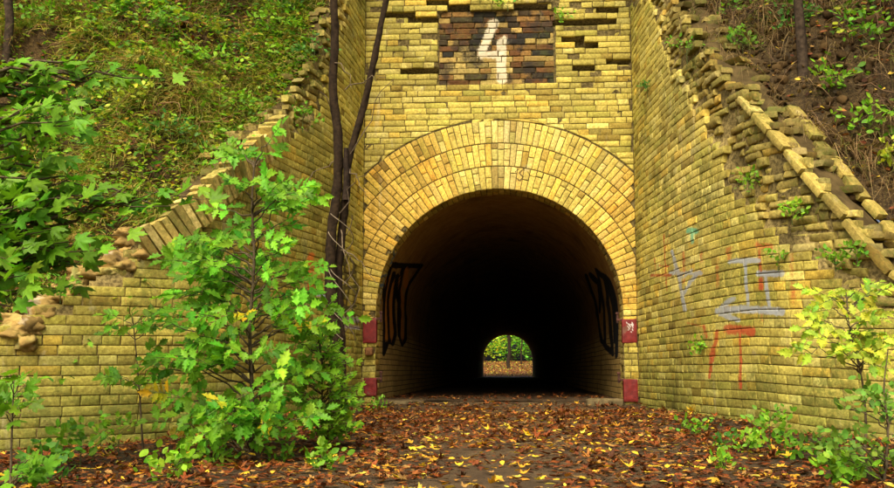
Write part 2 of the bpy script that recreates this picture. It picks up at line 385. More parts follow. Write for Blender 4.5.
B2.build('number_panel', mapP, M['brick'], portal, (.2, .1, .03), panel_paint, lambda c: np.ones(len(c), bool), colf=colPan)['label'] = 'recessed panel of blackened bricks with a white painted 4'
# panel rim returns
# arch rings
def ringf(r0, r1, k):
    Bk = Bricks(); rm = (r0+r1)/2; nn = round(math.pi*rm/.081); da = math.pi/nn
    for i in range(nn):
        t0, t1 = i*da, (i+1)*da
        g = .0045
        def lim(t):
            c = math.cos(t); 
            return (XR-CX)/c if c > 1e-6 else ((XL-CX)/c if c < -1e-6 else 99)
        q = RS.rand()
        parts = [(0, 1)] if (i+k) % 2 == 0 and q < .8 else ([(0, .5), (.5, 1)] if q < .55 else ([(0, .25), (.25, .75), (.75, 1)] if (q < .7) else [(0, .72), (.72, 1)]))
        for a, b in parts:
            ra, rb = r0+(r1-r0)*a+.005, r0+(r1-r0)*b-.005
            ta, tb = t0+g/rm, t1-g/rm
            la, lb = lim(ta), lim(tb)
            if min(la, lb) < ra+.03: continue
            if k == 0 and abs(t0-math.pi*.80) < .16 and RS.rand() < .5 and a == 0: ra += .06
            c = lambda r, t: (CX+r*math.cos(t), ZC+r*math.sin(t))
            Bk.add([c(ra, ta), c(min(rb, la-.004), ta), c(min(rb, lb-.004), tb), c(ra, tb)], .006-.002*k+RS.normal(0, .002), rough=.5)
    S = [(x, y) for x, y in ((516, 167), (520, 164), (525, 166), (523, 170), (519, 173), (523, 177), (520, 181), (516, 178))]
    st = [([plane0(*p) for p in S], .010, BLK, 1.), ([plane0(515, 172), plane0(530, 160)], .006, BLK, 1.), ([plane0(527, 171), plane0(530, 175)], .007, BLK, .9)]
    fp, dd = painter(st)
    def colR(c, C):
        a = np.arctan2(c[:, 1]-ZC, c[:, 0]-CX)
        pale = (abs(a-1.50) < .10)[:, None]; org = (((a > 1.9) & (a < 2.8)) | (a < .85))[:, None]
        C = C*np.where(pale, (1.02, 1.05, 1.5), 1.)*np.where(org, (1.08, .93, .8), 1.)
        return C
    o = Bk.build('arch_ring', mapP, M['brick'], portal, (.67, .53, .115), fp if k == 0 else None, dd if k == 0 else None, colf=colR)
    o['label'] = ['innermost ring of the brick arch', 'middle ring of the brick arch', 'outermost ring of the brick arch'][k]
for k in range(3): ringf(RI+k*RW, RI+(k+1)*RW-.004, k)
# reveal: the first half metre of the mouth, soffit and jambs
LA = ZC+.1+math.pi*RI+ZC+.1
def prof(a, r):          # a along the profile from the left foot over the crown to the right foot
    a = np.asarray(a, float); h = ZC+.1; arc = math.pi*RI; t = math.pi-(a-h)/RI
    x = np.where(a < h, CX-r, np.where(a > h+arc, CX+r, CX+r*np.cos(t))); z = np.where(a < h, a-.1, np.where(a > h+arc, ZC-(a-h-arc), ZC+r*np.sin(t))); return x, z
def mapJ(u, z, d): x, zz_ = prof(z, RI-d); return np.stack([x, u, zz_], -1)
BJ = Bricks(); k = 0; a = 0
while a < LA-.02:
    for s, e in run(.012, .46, k % 2): BJ.add([(s, a+.004), (e, a+.004), (e, a+.074), (s, a+.074)], RS.normal(0, .003)-.004)
    a += .0785; k += 1
def jhit(px, py):
    r = ray(px, py)
    for t in np.arange(13.0, 40, .01):
        p = CAM+r*t
        ins = (abs(p[0]-CX) < RI) if p[2] < ZC else ((p[0]-CX)**2+(p[2]-ZC)**2 < RI**2)
        if not ins:
            h = ZC+.1
            if p[2] < ZC: aa = p[2]+.1 if p[0] < CX else h+math.pi*RI+(ZC-p[2])
            else: aa = h+(math.pi-math.atan2(p[2]-ZC, p[0]-CX))*RI
            return (p[1], aa)
    return (30, 1)
def lz(x, y): return jhit(350+x/2.71, 230+y/2.71)
def rz(x, y): return jhit(560+x/2.71, 230+y/2.71)
bl = [([lz(*p) for p in L], .02, BLU, 1.) for L in ([(126, 62), (108, 92), (116, 86)], [(80, 125), (98, 122), (86, 158)], [(76, 150), (92, 150)], [(84, 165), (84, 200)], [(84, 250), (90, 290), (84, 320)], [(118, 55), (122, 80)])]
bl += [([rz(*p) for p in L], .02, BLU, 1.) for L in ([(122, 62), (150, 88), (160, 120)], [(135, 60), (150, 75)], [(140, 95), (166, 120), (168, 140)])]
fj, dj = painter(bl)
bj = backing(mapJ, 0.0, .47, 0, LA, lambda u, z: np.full(u.shape, -.018), lambda u, z: u == u, .1, .08)
BJ.build('jamb', mapJ, M['brick'], portal, (.54, .41, .10), fj, dj, backing=bj)
# red hinge blocks, each with an iron pin
def box_rough(c, s, seed, bev=.012, n=5):
    """slightly uneven bevelled block, returns V, F"""
    fr = np.linspace(-1, 1, n); V = []; Fq = []
    for ax in range(3):
        for sg in (-1, 1):
            u, v = np.meshgrid(fr, fr, indexing='ij'); p = np.zeros((n, n, 3)); p[..., ax] = sg; p[..., (ax+1) % 3] = u; p[..., (ax+2) % 3] = v
            f = grid_faces(n, n, len(V)*n*n)
            if sg < 0: f = f[:, ::-1]
            V.append(p.reshape(-1, 3)); Fq.append(f)
    V = np.concatenate(V); s = np.array(s)/2.; h = V*s; inn = np.clip(h, -s+bev, s-bev); dlt = h-inn; l = np.linalg.norm(dlt, axis=1, keepdims=True)
    h = inn+np.where(l > 0, dlt/np.maximum(l, 1e-9), 0)*np.minimum(l, bev); h = h+.25*min(bev, .025)*vn(h+seed*3.1, 25, seed)[:, None]*np.sign(V)
    return h+np.array(c), np.concatenate(Fq)
def tube(pts, rad, seg=6, col=(.1, .07, .04), wob=0., seed=0):
    P = np.asarray(pts, float); n = len(P); rad = np.broadcast_to(np.asarray(rad, float), (n,)); T = np.gradient(P, axis=0); T /= np.maximum(np.linalg.norm(T, axis=1, keepdims=True), 1e-9)
    ref = np.array([.31, .95, .1]) if abs(T[0, 2]) > .5 else np.array([0, 0, 1.]); a = np.cross(T, ref); a /= np.maximum(np.linalg.norm(a, axis=1, keepdims=True), 1e-9); b = np.cross(T, a)
    th = np.linspace(0, 2*math.pi, seg, endpoint=False); ring = a[:, None]*np.cos(th)[None, :, None]+b[:, None]*np.sin(th)[None, :, None]
    r = rad[:, None, None]*(1+wob*vn(P[:, None]+ring*.3+seed, 14, seed)[..., None]) if wob else rad[:, None, None]
    V = (P[:, None]+ring*r).reshape(-1, 3); i = np.arange(n-1)[:, None]*seg+np.arange(seg)[None]; j = np.arange(n-1)[:, None]*seg+(np.arange(seg)[None]+1) % seg
    f = np.stack([i.ravel(), j.ravel(), j.ravel()+seg, i.ravel()+seg], -1)
    return V, f, np.broadcast_to(np.array(col), (len(V), 3))
def rect(px0, py0, px1, py1): a = plane0(px0, py1); b = plane0(px1, py0); return a[0], a[1], b[0], b[1]
for (r4, lab, sg) in (((363, 318, 376.5, 343), 'upper red block on the left pier', -1), ((364, 378, 376.5, 396), 'lower red block on the left pier', -1), ((622.5, 319, 636.5, 343), 'upper red block on the right pier, scrawled white', 1), ((624, 379, 637.5, 402), 'lower red block on the right pier', 1)):
    x0, z0, x1, z1 = rect(*r4); w = x1-x0
    V, f = box_rough(((x0+x1)/2, .04, (z0+z1)/2), (w+.004, .125, z1-z0), int(r4[1]), n=14)
    pnt = None
    if 'scrawled' in lab:
        st = [([plane0(*p) for p in L], .007, WHT, .9) for L in ([(626, 322), (630, 326), (628, 331)], [(632, 322), (633, 329), (630, 333)], [(627, 326), (634, 324)])]
        fq, _ = painter(st); pnt = fq(V[:, [0, 2]]); pnt[V[:, 1] > 0, 3] = 0
    else: pnt = np.zeros((len(V), 4))
    o = mesh('hinge_block', V, f, M['red'], portal, np.ones((len(V), 3)), pnt); o['label'] = lab
    xi = x1 if sg < 0 else x0; zt = z1-.0
    A = Acc(); V, f = box_rough((xi-sg*.02, .03, zt-.01), (.10, .05, .03), 3, .006); A.add(V, f, (.09, .035, .02))
    t = tube([(xi-sg*.055, .03, zt-.05), (xi-sg*.055, .03, zt+.07)], .016, 10, (.07, .03, .02)); A.add(*t)
    V, f = box_rough((xi-sg*.055, .03, zt+.075), (.045, .045, .03), 4, .006); A.add(V, f, (.09, .035, .02))
    o2 = A.build('hinge_pin', M['iron'], portal); 
    o2.parent = o
# projecting rusty stone under the upper left block
V, f = box_rough((XL+.10, -.05, .62), (.11, .14, .10), 8, .03); 
m_ = mesh('corbel_stub', V, f, M['iron'], portal, np.ones((len(V), 3))*np.array((.22, .10, .03)))
# sill slab of the mouth
A = Acc(); x = CX-RI+.02
for w in (.62, .5, .75, .55, .45):
    if x+w > CX+RI: w = CX+RI-x-.01
    V, f = box_rough((x+w/2, .12+RS.uniform(-.03, .03), -.07-(.05 if abs(x+w/2) < 1.15 else 0)), (w-.012, .30, .14), int(x*7)+20, .02, 8); A.add(V, f, np.array((.10, .068, .03))*RS.uniform(.8, 1.15)); x += w
V, f = box_rough((CX+1.33, -.12, -.03), (.46, .22, .11), 31, .03, 8); A.add(V, f, (.15, .115, .05))
V, f = box_rough((CX-1.25, -.1, -.05), (.3, .16, .09), 37, .03, 8); A.add(V, f, (.13, .10, .045))
A.build('threshold', M['stone'], portal)

# ------------------------------------------------------------------ TUNNEL
tun = thing('tunnel', 'long dark barrel-vaulted tunnel behind the brick arch, daylight at its far end', 'tunnel', (0, .46, 0))
def mapT(u, a): x, z = prof(a, RI+.05); return np.stack([x, u, z], -1)
fil = [([lz(*p) for p in L], .07, (.50, .20, .03), .75) for L in ([(112, 130), (108, 200), (108, 290)], [(124, 150), (122, 220), (122, 290)], [(140, 140), (148, 200), (150, 290)], [(160, 115), (158, 150)])]
blk = fil+[([lz(*p) for p in L], .038, BLK, 1.) for L in (
    [(118, 100), (200, 102), (182, 128), (165, 150), (158, 180), (160, 240), (158, 295), (150, 310), (142, 285)], [(120, 100), (110, 150), (104, 200), (103, 260), (101, 335), (112, 305)],
    [(128, 122), (116, 180), (113, 240), (116, 300), (125, 308), (131, 280), (130, 180), (137, 128)], [(137, 128), (140, 200), (140, 285)], [(150, 112), (143, 160), (145, 230), (142, 285)], [(103, 130), (103, 190)])]
blk += [([rz(*p) for p in L], .045, (.02, .022, .022), .95) for L in ([(98, 118), (125, 140), (140, 190), (146, 250), (142, 340)], [(66, 128), (80, 170), (92, 230), (104, 300), (132, 335)], [(92, 112), (104, 170), (112, 230), (115, 312)], [(115, 135), (122, 200), (128, 290), (132, 330)], [(76, 125), (98, 150), (100, 220)], [(112, 130), (135, 200), (138, 300)])]
ft, _ = painter(blk, lambda p: np.stack([p[:, 0]*.2, p[:, 1]], -1))
A1 = np.linspace(0, LA, 170); Y1 = np.arange(.465, 9, .035); Y2 = np.arange(9.03, 55.2, 1.0); Y = np.concatenate([Y1, Y2, [55.2]])
u, a = np.meshgrid(Y, A1, indexing='ij'); V = mapT(u, a); cen = np.stack([u*0+CX, u, u*0+.9], -1)
V = V+(V-cen)*(.010*fbm(V, 1.4, 3, 5))[..., None]; V = V.reshape(-1, 3)
pt = ft(np.stack([u.ravel(), a.ravel()], -1))
mesh('lining', V, grid_faces(len(Y), len(A1)), M['lining'], tun, np.ones((len(V), 3)), pt, uv=np.stack([u.ravel(), a.ravel()], -1))
# far end wall round the exit
A = Acc(); aa = np.linspace(0, LA, 80); xi, zi = prof(aa, RI+.05); rr = 7.0; xo = np.clip(CX+(xi-CX)*5, -6, 6); zo = np.clip(zi*3+.3, -.3, 7.5); zo[0] = zo[-1] = -.3
V = np.concatenate([np.stack([xi, aa*0+55.2, zi], -1), np.stack([xo, aa*0+55.2, zo], -1)]); A.add(V, np.stack([np.arange(79), np.arange(79)+80, np.arange(79)+81, np.arange(79)+1], -1), (.4, .3, .09))
A.build('exit_face', M['stone'], tun, False)

# ------------------------------------------------------------------ WING WALLS
def unit_(v): return v/np.linalg.norm(v)
def rot(v, ax, t): return v*math.cos(t)+np.cross(ax, v)*math.sin(t)+ax*np.dot(ax, v)*(1-math.cos(t))
def wing(W, top, skin, name, label, side, strokes, base):
    root = thing(name, label, 'wall', (W.P[150, 0], W.P[150, 1], 0))
    warp = lambda p: np.stack([np.interp(p[:, 0], [0, 3.7, 4.7, 8], [0, 1.3, 2.1, 5.4]), p[:, 1]], -1); fp, dd = painter(strokes, warp); Bs = Bricks(); Br = Bricks(); z = -.6; k = 0
    while z < 6.2:
        zm = z+CH/2
        for s, e in run(.004, W.len-.3, k % 2):
            um = (s+e)/2; tz = float(top(um)); sz = float(skin(um))+.05*math.sin(um*9+k)
            if zm > tz: continue
            q = [(s, z+.0033), (e, z+.0033), (e, z+CH-.0033), (s, z+CH-.0033)]
            if zm < sz-.04:
                Bs.add(q, RS.normal(0, .0018)-(RS.uniform(.003, .007) if RS.rand() < .03 else 0), rough=.55)
            elif zm < sz+.05 and RS.rand() < .6: Bs.add(q, RS.normal(0, .014), rough=2.2)
            else:
                rec = min(1, (zm-sz)/.25)
                if RS.rand() < .09: continue
                qq = np.array(q)+RS.normal(0, .006, (4, 2)); c = qq.mean(0); qq = c+(qq-c)*RS.uniform(.82, 1.04)
                Br.add(qq.tolist(), -.012-.04*rec+RS.uniform(-.022, .028), rough=3.2)
        z += CH; k += 1
    mapW = lambda u, z, d: W.map(u, z, d)
    def dW(u, z):
        s = skin(u); return np.where(z > s-.05, -.016-.05*np.clip((z-s+.05)/.2, 0, 1)+.02*vn(np.stack([u, z, u*0], -1), 8, 2), -.012)
    bk = backing(mapW, 0, W.len-.3, -.6, 6.2, dW, lambda u, z: z < top(u)-.02, .05, .0398)
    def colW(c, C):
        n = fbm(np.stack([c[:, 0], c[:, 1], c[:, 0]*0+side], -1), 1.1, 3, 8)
        pale = np.clip(1-abs(c[:, 0]-2.2)/1.6, 0, 1)*np.clip((c[:, 1]-.6)/1., 0, 1) if side > 0 else 0*c[:, 0]  # pale: soft highlight on the right wall, painted into the brick colour
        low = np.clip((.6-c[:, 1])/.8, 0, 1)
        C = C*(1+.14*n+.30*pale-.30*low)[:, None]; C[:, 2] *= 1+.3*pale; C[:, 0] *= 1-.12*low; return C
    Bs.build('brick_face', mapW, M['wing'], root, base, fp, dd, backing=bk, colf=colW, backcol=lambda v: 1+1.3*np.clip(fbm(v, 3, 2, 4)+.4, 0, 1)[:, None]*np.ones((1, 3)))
    Br.build('rubble_core', mapW, M['rubble'], root, (.40, .32, .08), var=.28)
    # thick body of the wall behind: top surface sloping with the line
    U = np.arange(0, W.len-.3, .06); dd_ = np.array([-.10, -.18, -.28, -.40, -.55]); u, d = np.meshgrid(U, dd_, indexing='ij')
    zt = top(u)-.04+.05*fbm(np.stack([u, d, u*0], -1), 7, 3, 6)-.06*(d < -.5); V = W.map(u, zt, d).reshape(-1, 3)
    mesh('wall_top', V, grid_faces(len(U), 5), M['clay'], root, np.ones((len(V), 3))*np.array((.085, .06, .022)))
    A = Acc()
    for q in range(110 if side > 0 else 45):
        uu = RS.uniform(.1, 5.6 if side > 0 else 4.3); dd2 = RS.uniform(-.48, -.10); c0 = W.map(np.array([uu]), np.array([float(top(uu))-.05]), np.array([dd2]))[0]
        ax = unit_(RS.normal(0, 1, 3)); V0, f0 = box_rough((0, 0, 0), (RS.uniform(.1, .28), .13, .07), q, .014, 4); ex = np.array([*W.nrm(np.array([uu]))[0], 0.]); ey = np.cross([0, 0, 1.], ex); aa_ = RS.normal(0, .5); e1 = rot(ey, np.array([0, 0, 1.]), aa_); e2 = np.cross([0, 0, 1.], e1); e3 = unit_(np.array([0, 0, 1.])+RS.normal(0, .25, 3))
        A.add(c0+V0[:, :1]*e1+V0[:, 1:2]*e2+V0[:, 2:]*e3, f0, bcol(1, (.26, .20, .055), .3)[0])
    A.build('broken_bricks', M['rubble'], root)
    return root
def rw(x, y): return WR.hit(630+x/2.44, 200+y/2.44)
def S(pts, w, c, al=1.): return ([rw(*p) for p in pts], w*1.1, c, al)
stR = [S([(102, 125), (118, 180), (134, 268)], .022, GREY, .9), S([(168, 176), (146, 200), (132, 226)], .022, GREY, .9), S([(98, 178), (172, 180)], .02, GREY, .75), S([(108, 170), (130, 190), (150, 170)], .02, GREY, .7),
       S([(248, 150), (316, 148)], .022, GREY), S([(280, 150), (288, 252)], .018, GREY), S([(312, 180), (370, 180)], .025, GREY), S([(330, 180), (340, 266)], .022, GREY, .9), S([(218, 270), (370, 273)], .032, GREY), S([(215, 270), (248, 242)], .022, GREY, .9), S([(222, 278), (265, 294)], .022, GREY, .85),
       S([(242, 315), (298, 322)], .04, RED), S([(268, 325), (270, 400), (270, 458)], .016, RED, .95), S([(212, 320), (210, 345), (200, 372), (194, 432)], .016, RED, .85), S([(180, 308), (186, 335)], .016, RED, .8), S([(203, 360), (200, 390)], .024, RED, .9),
       S([(82, 85), (86, 150), (90, 222)], .009, RED, .8), S([(96, 85), (84, 125)], .008, RED, .75), S([(60, 142), (63, 188)], .008, RED, .75), S([(52, 184), (100, 183)], .02, RED, .75), S([(72, 160), (95, 162)], .012, RED, .7),
       S([(130, 130), (131, 200)], .022, ORG, .62), S([(242, 118), (242, 142)], .022, ORG, .6), S([(310, 112), (345, 113)], .03, ORG, .68), S([(316, 118), (320, 205)], .02, RED, .7), S([(318, 195), (320, 212)], .03, RED, .9), S([(394, 130), (398, 250)], .03, ORG, .55), S([(213, 140), (214, 215)], .02, ORG, .5), S([(174, 130), (174, 150)], .018, ORG, .6), S([(320, 260), (322, 292)], .022, ORG, .55), S([(140, 300), (180, 310)], .012, ORG, .55),
       S([(142, 74), (160, 76)], .03, GRN, .85), S([(152, 76), (152, 104)], .022, GRN, .75)]
def lw(x, y): return WL.hit(300+x/2, 244+y/2)
def SL(pts, w, c, al=1.): return ([lw(*p) for p in pts], w*1.3, (.72, .17, .025) if c == ORG else c, min(1.15, al*1.35))
stL = [SL([(24, 22), (14, 46)], .022, ORG, .85), SL([(16, 54), (24, 88)], .022, ORG, .85), SL([(40, 52), (58, 50)], .024, ORG, .7), SL([(8, 52), (32, 50)], .02, ORG, .8), SL([(20, 84), (26, 100)], .026, ORG, .75), SL([(34, 98), (50, 106), (42, 120)], .022, (.4, .5, .6), .8), SL([(54, 52), (56, 90)], .022, (.4, .5, .6), .7)]
stL += [SL(p, .014, BLK, 1.) for p in ([(84, 24), (92, 60), (86, 110), (95, 165)], [(96, 20), (88, 50), (98, 90), (92, 130)], [(80, 60), (112, 56)], [(104, 60), (116, 90), (104, 130), (114, 160)], [(80, 90), (116, 84)], [(82, 130), (112, 124)], [(100, 30), (112, 44), (96, 70)])]
stL += [SL([(86, 150), (116, 152)], .028, (.5, .45, .5), .7), SL([(84, 164), (118, 168)], .02, (.5, .45, .5), .6)]
wr = wing(WR, topR, skinR, 'wing_wall', 'curved brick retaining wall right of the tunnel, sprayed grey and red, its top crumbling', 1, stR, (.54, .46, .092))
wl = wing(WL, topL, skinL, 'wing_wall', 'curved brick retaining wall left of the tunnel, half hidden by green saplings', -1, stL, (.50, .43, .080))
# coping bricks. right: stretchers laid along the slope, in two lines; left: soldiers square to the slope
def oriented(c, ex, ey, ez, s, seed, bev=.008, n=4):
    V, f = box_rough((0, 0, 0), s, seed, bev, n); return np.array(c)+V[:, :1]*ex+V[:, 1:2]*ey+V[:, 2:]*ez, f
def frame(W, top, u, d):
    p0 = W.map(np.array([u-.05]), np.array([top(u-.05)]), np.array([d]))[0]; p1 = W.map(np.array([u+.05]), np.array([top(u+.05)]), np.array([d]))[0]
    ex = (p1-p0)/np.linalg.norm(p1-p0); nn = W.nrm(np.array([u]))[0]; ey = np.array([nn[0], nn[1], 0]); ez = np.cross(ex, ey); ez *= np.sign(ez[2]); ez /= np.linalg.norm(ez); ey = np.cross(ez, ex); return (p0+p1)/2, ex, ey, ez
def rot(v, ax, t): return v*math.cos(t)+np.cross(ax, v)*math.sin(t)+ax*np.dot(ax, v)*(1-math.cos(t))
A = Acc(); sd = 100
uC = WR.hit(738, 96)[0]
for (d, u0, u1, dz, pr) in ((-.06, uC, 7.6, .0, 1.), (-.18, uC+.2, 7.6, -.05, .6), (-.46, uC+.1, uC+1.5, .03, .75), (-.56, uC+.3, uC+1.1, .0, .4)):
    u = u0
    while u < u1:
        slope = 1/max(.4, abs(frame(WR, topR, u, d)[1][0:2]).max())
        stp = .30*math.hypot(*frame(WR, topR, u, d)[1][:2])
        if RS.rand() < pr:
            c, ex, ey, ez = frame(WR, topR, u+stp/2, d); t = RS.normal(0, .025); ex2 = rot(ex, ez, t); ey2 = rot(ey, ez, t)
            L = RS.choice([.29, .29, .29, .29, .2]); V, f = oriented(c+ez*(dz-.022+RS.normal(0, .012)), ex2, ey2, ez, (L*RS.uniform(.9, 1), .14, .07), sd, .018)
            A.add(V, f, bcol(1, (.36, .28, .065), .25)[0]); sd += 1
        u += stp
A.build('coping', M['wing'], wr)
A = Acc()
uA, uB = WL.hit(283, 125)[0], WL.hit(138, 240)[0]; u = uA
while u < uB:
    c, ex, ey, ez = frame(WL, topL, u, -.07)
    stp = .082*math.hypot(*ex[:2])
    if RS.rand() < .86:
        t = RS.normal(0, .05); V, f = oriented(c-ez*(.085+RS.uniform(-.02, .03))+ey*RS.normal(.06, .008), rot(ex, ey, t), ey, rot(ez, ey, t), (.070, .15, .29), sd, .009)
        A.add(V, f, bcol(1, (.45, .345, .085), .2)[0])
    sd += 1; u += stp
A.build('coping', M['wing'], wl)

# ------------------------------------------------------------------ EMBANKMENT
left = [(WL, topL, u) for u in np.arange(WL.len-.3, 0, -.06)]
rows = []
LL = [(-40, -7.5, -.3), (-20, -7.0, -.2), (-12, -6.6, -.15), (-9, -6.35, -.1), (-7.6, -6.2, -.1)]
def edge_pt(W, top, u, d=-.50): p = W.map(np.array([u]), np.array([float(top(u))-.05]), np.array([d]))[0]; return p
s0 = math.sqrt(.5)
for p in LL: rows.append((np.array(p), np.array([-s0*.6, .9])))
for W, t_, u in left: rows.append((edge_pt(W, t_, u), np.array([-.66, .75])))
PT = 6.05
for x in np.linspace(-2.3, 2.25, 60): rows.append((np.array([x, .05, PT]), np.array([.66*x/2.3, .75+.25*(1-abs(x)/2.3)])))
for u in np.arange(.0, WR.len-.3, .06): rows.append((edge_pt(WR, topR, u), np.array([.66, .75])))
for p in LL[::-1]: rows.append((np.array([-p[0], p[1], p[2]]), np.array([s0*.6, .9])))
T = np.concatenate([np.arange(0, 5, .065), np.arange(5, 12, .3), np.arange(12, 60, 4)])
E0 = np.array([r[0] for r in rows]); ED = np.array([r[1] for r in rows])
def bank(i, t):          # i fractional row, t distance up the slope
    i = np.asarray(i, float); k = np.arange(len(rows)); b = np.stack([np.interp(i, k, E0[:, j]) for j in range(3)], -1); d = np.stack([np.interp(i, k, ED[:, j]) for j in range(2)], -1)
    xy = b[..., :2]+d*np.asarray(t)[..., None]; zmax = 9.5+1.0*np.sin(xy[..., 0]*.3)
    z = b[..., 2]+1.02*t; z = zmax-np.logaddexp(0, (zmax-z)*1.3)/1.3; z = np.where(t > 12, z, z)
    p = np.concatenate([xy, z[..., None]], -1); am = np.clip(t/.5, .15, 1)
    n = .20*fbm(p, .9, 3, 3)+.11*fbm(p, 3.2, 3, 9)+.075*np.abs(fbm(p, 7, 2, 4))
    p[..., 2] += n*am; p[..., 1] -= n*am*.6; return p
I, TT = np.meshgrid(np.arange(len(rows)), T, indexing='ij'); VB = bank(I, TT)
cl = np.ones(VB.shape); e = fbm(VB, .8, 3, 21)
cl[VB[..., 0] < 0] *= [1.15, 1.1, .9]
mesh('embankment', VB.reshape(-1, 3), grid_faces(len(rows), len(T)), M['soil'], None, cl.reshape(-1, 3)).__setitem__('kind', 'structure')
i_of = {}
nL = len(LL); iL0, iL1 = nL, nL+len(left); iF1 = iL1+60; iR1 = iF1+len(np.arange(.0, WR.len-.3, .06))
# exposed tan clay where the left wall top has fallen
A = Acc(); uA, uB = WL.hit(142, 240)[0], WL.hit(5, 330)[0]+.4
V0, F0 = box_rough((0, 0, 0), (1, 1, 1), 5, .48, 14)
for k in range(34):
    u = uA+(uB-uA)*(k+.5)/46+RS.normal(0, .05); dd2 = RS.uniform(-.42, -.10); s_ = np.array([RS.uniform(.16, .36), RS.uniform(.18, .34), RS.uniform(.14, .28)]); zt = float(topL(u))-.12+RS.uniform(-.05, .12)-.2*dd2*1.2
    c0 = WL.map(np.array([u]), np.array([zt-.05]), np.array([dd2]))[0]; W_ = V0*(.78+.30*fbm(V0+k*3.3, 2.2, 3, 3)+.28*np.abs(fbm(V0+k*5.1, 4.5, 3, 9)))[:, None]*s_*1.15; W_ = W_*(1+.07*fbm(W_+c0, 9, 3, 6)[:, None])
    cc = np.array((.32, .215, .062))*(1+.6*fbm(W_+c0, 7, 4, 8))[:, None]*RS.uniform(.75, 1.15); cc[fbm(W_+c0, 6, 3, 5) > .6] = (.36, .29, .16); A.add(c0+W_, F0, np.clip(cc, .03, .36))
A.build('clay_core', M['clay'], wl)['label'] = 'exposed tan clay on the collapsed end of the wall'

# ------------------------------------------------------------------ GROUND
def gz(x, y):
    x = np.asarray(x, float); y = np.asarray(y, float); f = np.clip(-y/4.5, 0, 1)
    z = -.055-.10*f-.05*np.clip((-y-4.5)/3.5, 0, 1)-.07*np.clip((-x-1.6)/1.5, 0, 1)*f
    z = z+.05*np.clip((abs(x)-1.1)/1.2, 0, 1)*np.clip(1-abs(y+3)/4, 0, 1)
    z = z+.022*fbm(xyz(x, y), .9, 3, 2)+.008*fbm(xyz(x, y), 6, 2, 5)
    z = np.where(y > .1, -.03, z); z = np.where(y > 56, -.03+np.clip((y-56)/30, 0, 1)**1.2*1.3, z); return z
gx = np.concatenate([[-400, -200, -100, -50, -25, -15, -10], np.arange(-7, 7.01, .07), [10, 15, 25, 50, 100, 200, 400]])
gy = np.concatenate([[-400, -200, -100, -50, -30, -20], np.arange(-13.5, .5, .07), np.arange(1, 120, 2.), [160, 250, 420]])
X, Yg = np.meshgrid(gx, gy, indexing='ij'); Zg = gz(X, Yg); V = np.stack([X, Yg, Zg], -1)
pth = np.clip(1.25-abs(X-.1)/1.4, 0, 1); cl = np.ones(V.shape)*(.55+.45*pth)[..., None]; cl[Yg > 56] = (1.5, 1.0, .3)
mesh('ground', V.reshape(-1, 3), grid_faces(len(gx), len(gy)), M['ground'], None, cl.reshape(-1, 3)).__setitem__('kind', 'structure')
X, Yg = np.meshgrid(np.linspace(CX-RI-.05, CX+RI+.05, 30), np.concatenate([np.arange(.2, 12, .15), np.arange(12, 55.5, 1.5), [55.6]]), indexing='ij'); V = np.stack([X, Yg, -.015+.012*fbm(xyz(X, Yg), 2, 3, 9)], -1)
mesh('tunnel_floor', V.reshape(-1, 3), grid_faces(X.shape[0], X.shape[1]), M['ground'], None, np.ones((X.size, 3))*.75).__setitem__('kind', 'structure')

# ------------------------------------------------------------------ leaves
def T_ovate(w=.30, teeth=False):
    xs = np.array([0, .15, .32, .5, .68, .85, 1.]); ws = np.array([0, .62, .95, 1., .78, .42, 0])*w
    if teeth: ws = np.array([0, .55, .80, 1., .62, .55, 0])*w
    V = [(x, 0, -.06*math.sin(x*3)) for x in xs]+[(x+.03, wv, .05*wv/w-.06*math.sin(x*3)) for x, wv in zip(xs[1:-1], ws[1:-1])]+[(x+.03, -wv, .05*wv/w-.06*math.sin(x*3)) for x, wv in zip(xs[1:-1], ws[1:-1])]
    Fq = []
    for s in (7, 12):
        ids = [0]+list(range(s, s+5))+[6]
        for i in range(6):
            a, b = ids[i], ids[i+1]; m0, m1 = i, i+1
            tri = [(m0, m1, b)] if i == 0 else ([(m0, m1, a)] if i == 5 else [(m0, m1, b), (m0, b, a)])
            for t in tri: Fq.append(t if s == 12 else t[::-1])
    return np.array(V, float), np.array(Fq)
def T_maple():
    half = [(0, 1.0), (8, .78), (14, .80), (21, .50), (33, .66), (44, .92), (52, .72), (62, .70), (72, .40), (88, .48), (104, .58), (114, .40), (140, .28), (165, .10)]
    pts = [(a, r) for a, r in half]+[(-a, r) for a, r in half[:0:-1]]
    V = [(0, 0, 0)]+[(r*math.cos(R(a)), r*math.sin(R(a)), -.10*r*r+.07*abs(math.sin(R(a*3.4)))*r) for a, r in pts]; n = len(pts)
    return np.array(V, float)+np.array([.12, 0, 0]), np.array([(0, 1+i, 1+(i+1) % n) for i in range(n)])
def T_small():
    V = [(0, 0, 0), (.35, .27, .05), (.75, .2, .02), (1, 0, -.06), (.75, -.2, .02), (.35, -.27, .05), (.45, 0, -.02)]
    return np.array(V, float), np.array([(6, 0, 5), (6, 5, 4), (6, 4, 3), (6, 3, 2), (6, 2, 1), (6, 1, 0)])
def T_lobed():
    half = [(.06, .03), (.22, .16), (.30, .30), (.36, .20), (.48, .24), (.58, .33), (.62, .19), (.74, .17), (.80, .22), (.84, .09)]
    o = [(0, 0)]+half+[(1.05, 0)]+[(x, -y) for x, y in half[::-1]]; V = [(.45, 0, -.03)]+[(x, y, .35*abs(y)-.10*x*x) for x, y in o]; n = len(o)
    return np.array(V, float), np.array([(0, 1+(i+1) % n, 1+i) for i in range(n)])
TL_ = T_lobed()
TO, TOT, TM, TS = T_ovate(), T_ovate(.27, True), T_maple(), T_small()
def unit(v): v = np.asarray(v, float); return v/np.maximum(np.linalg.norm(v, axis=-1, keepdims=True), 1e-9)
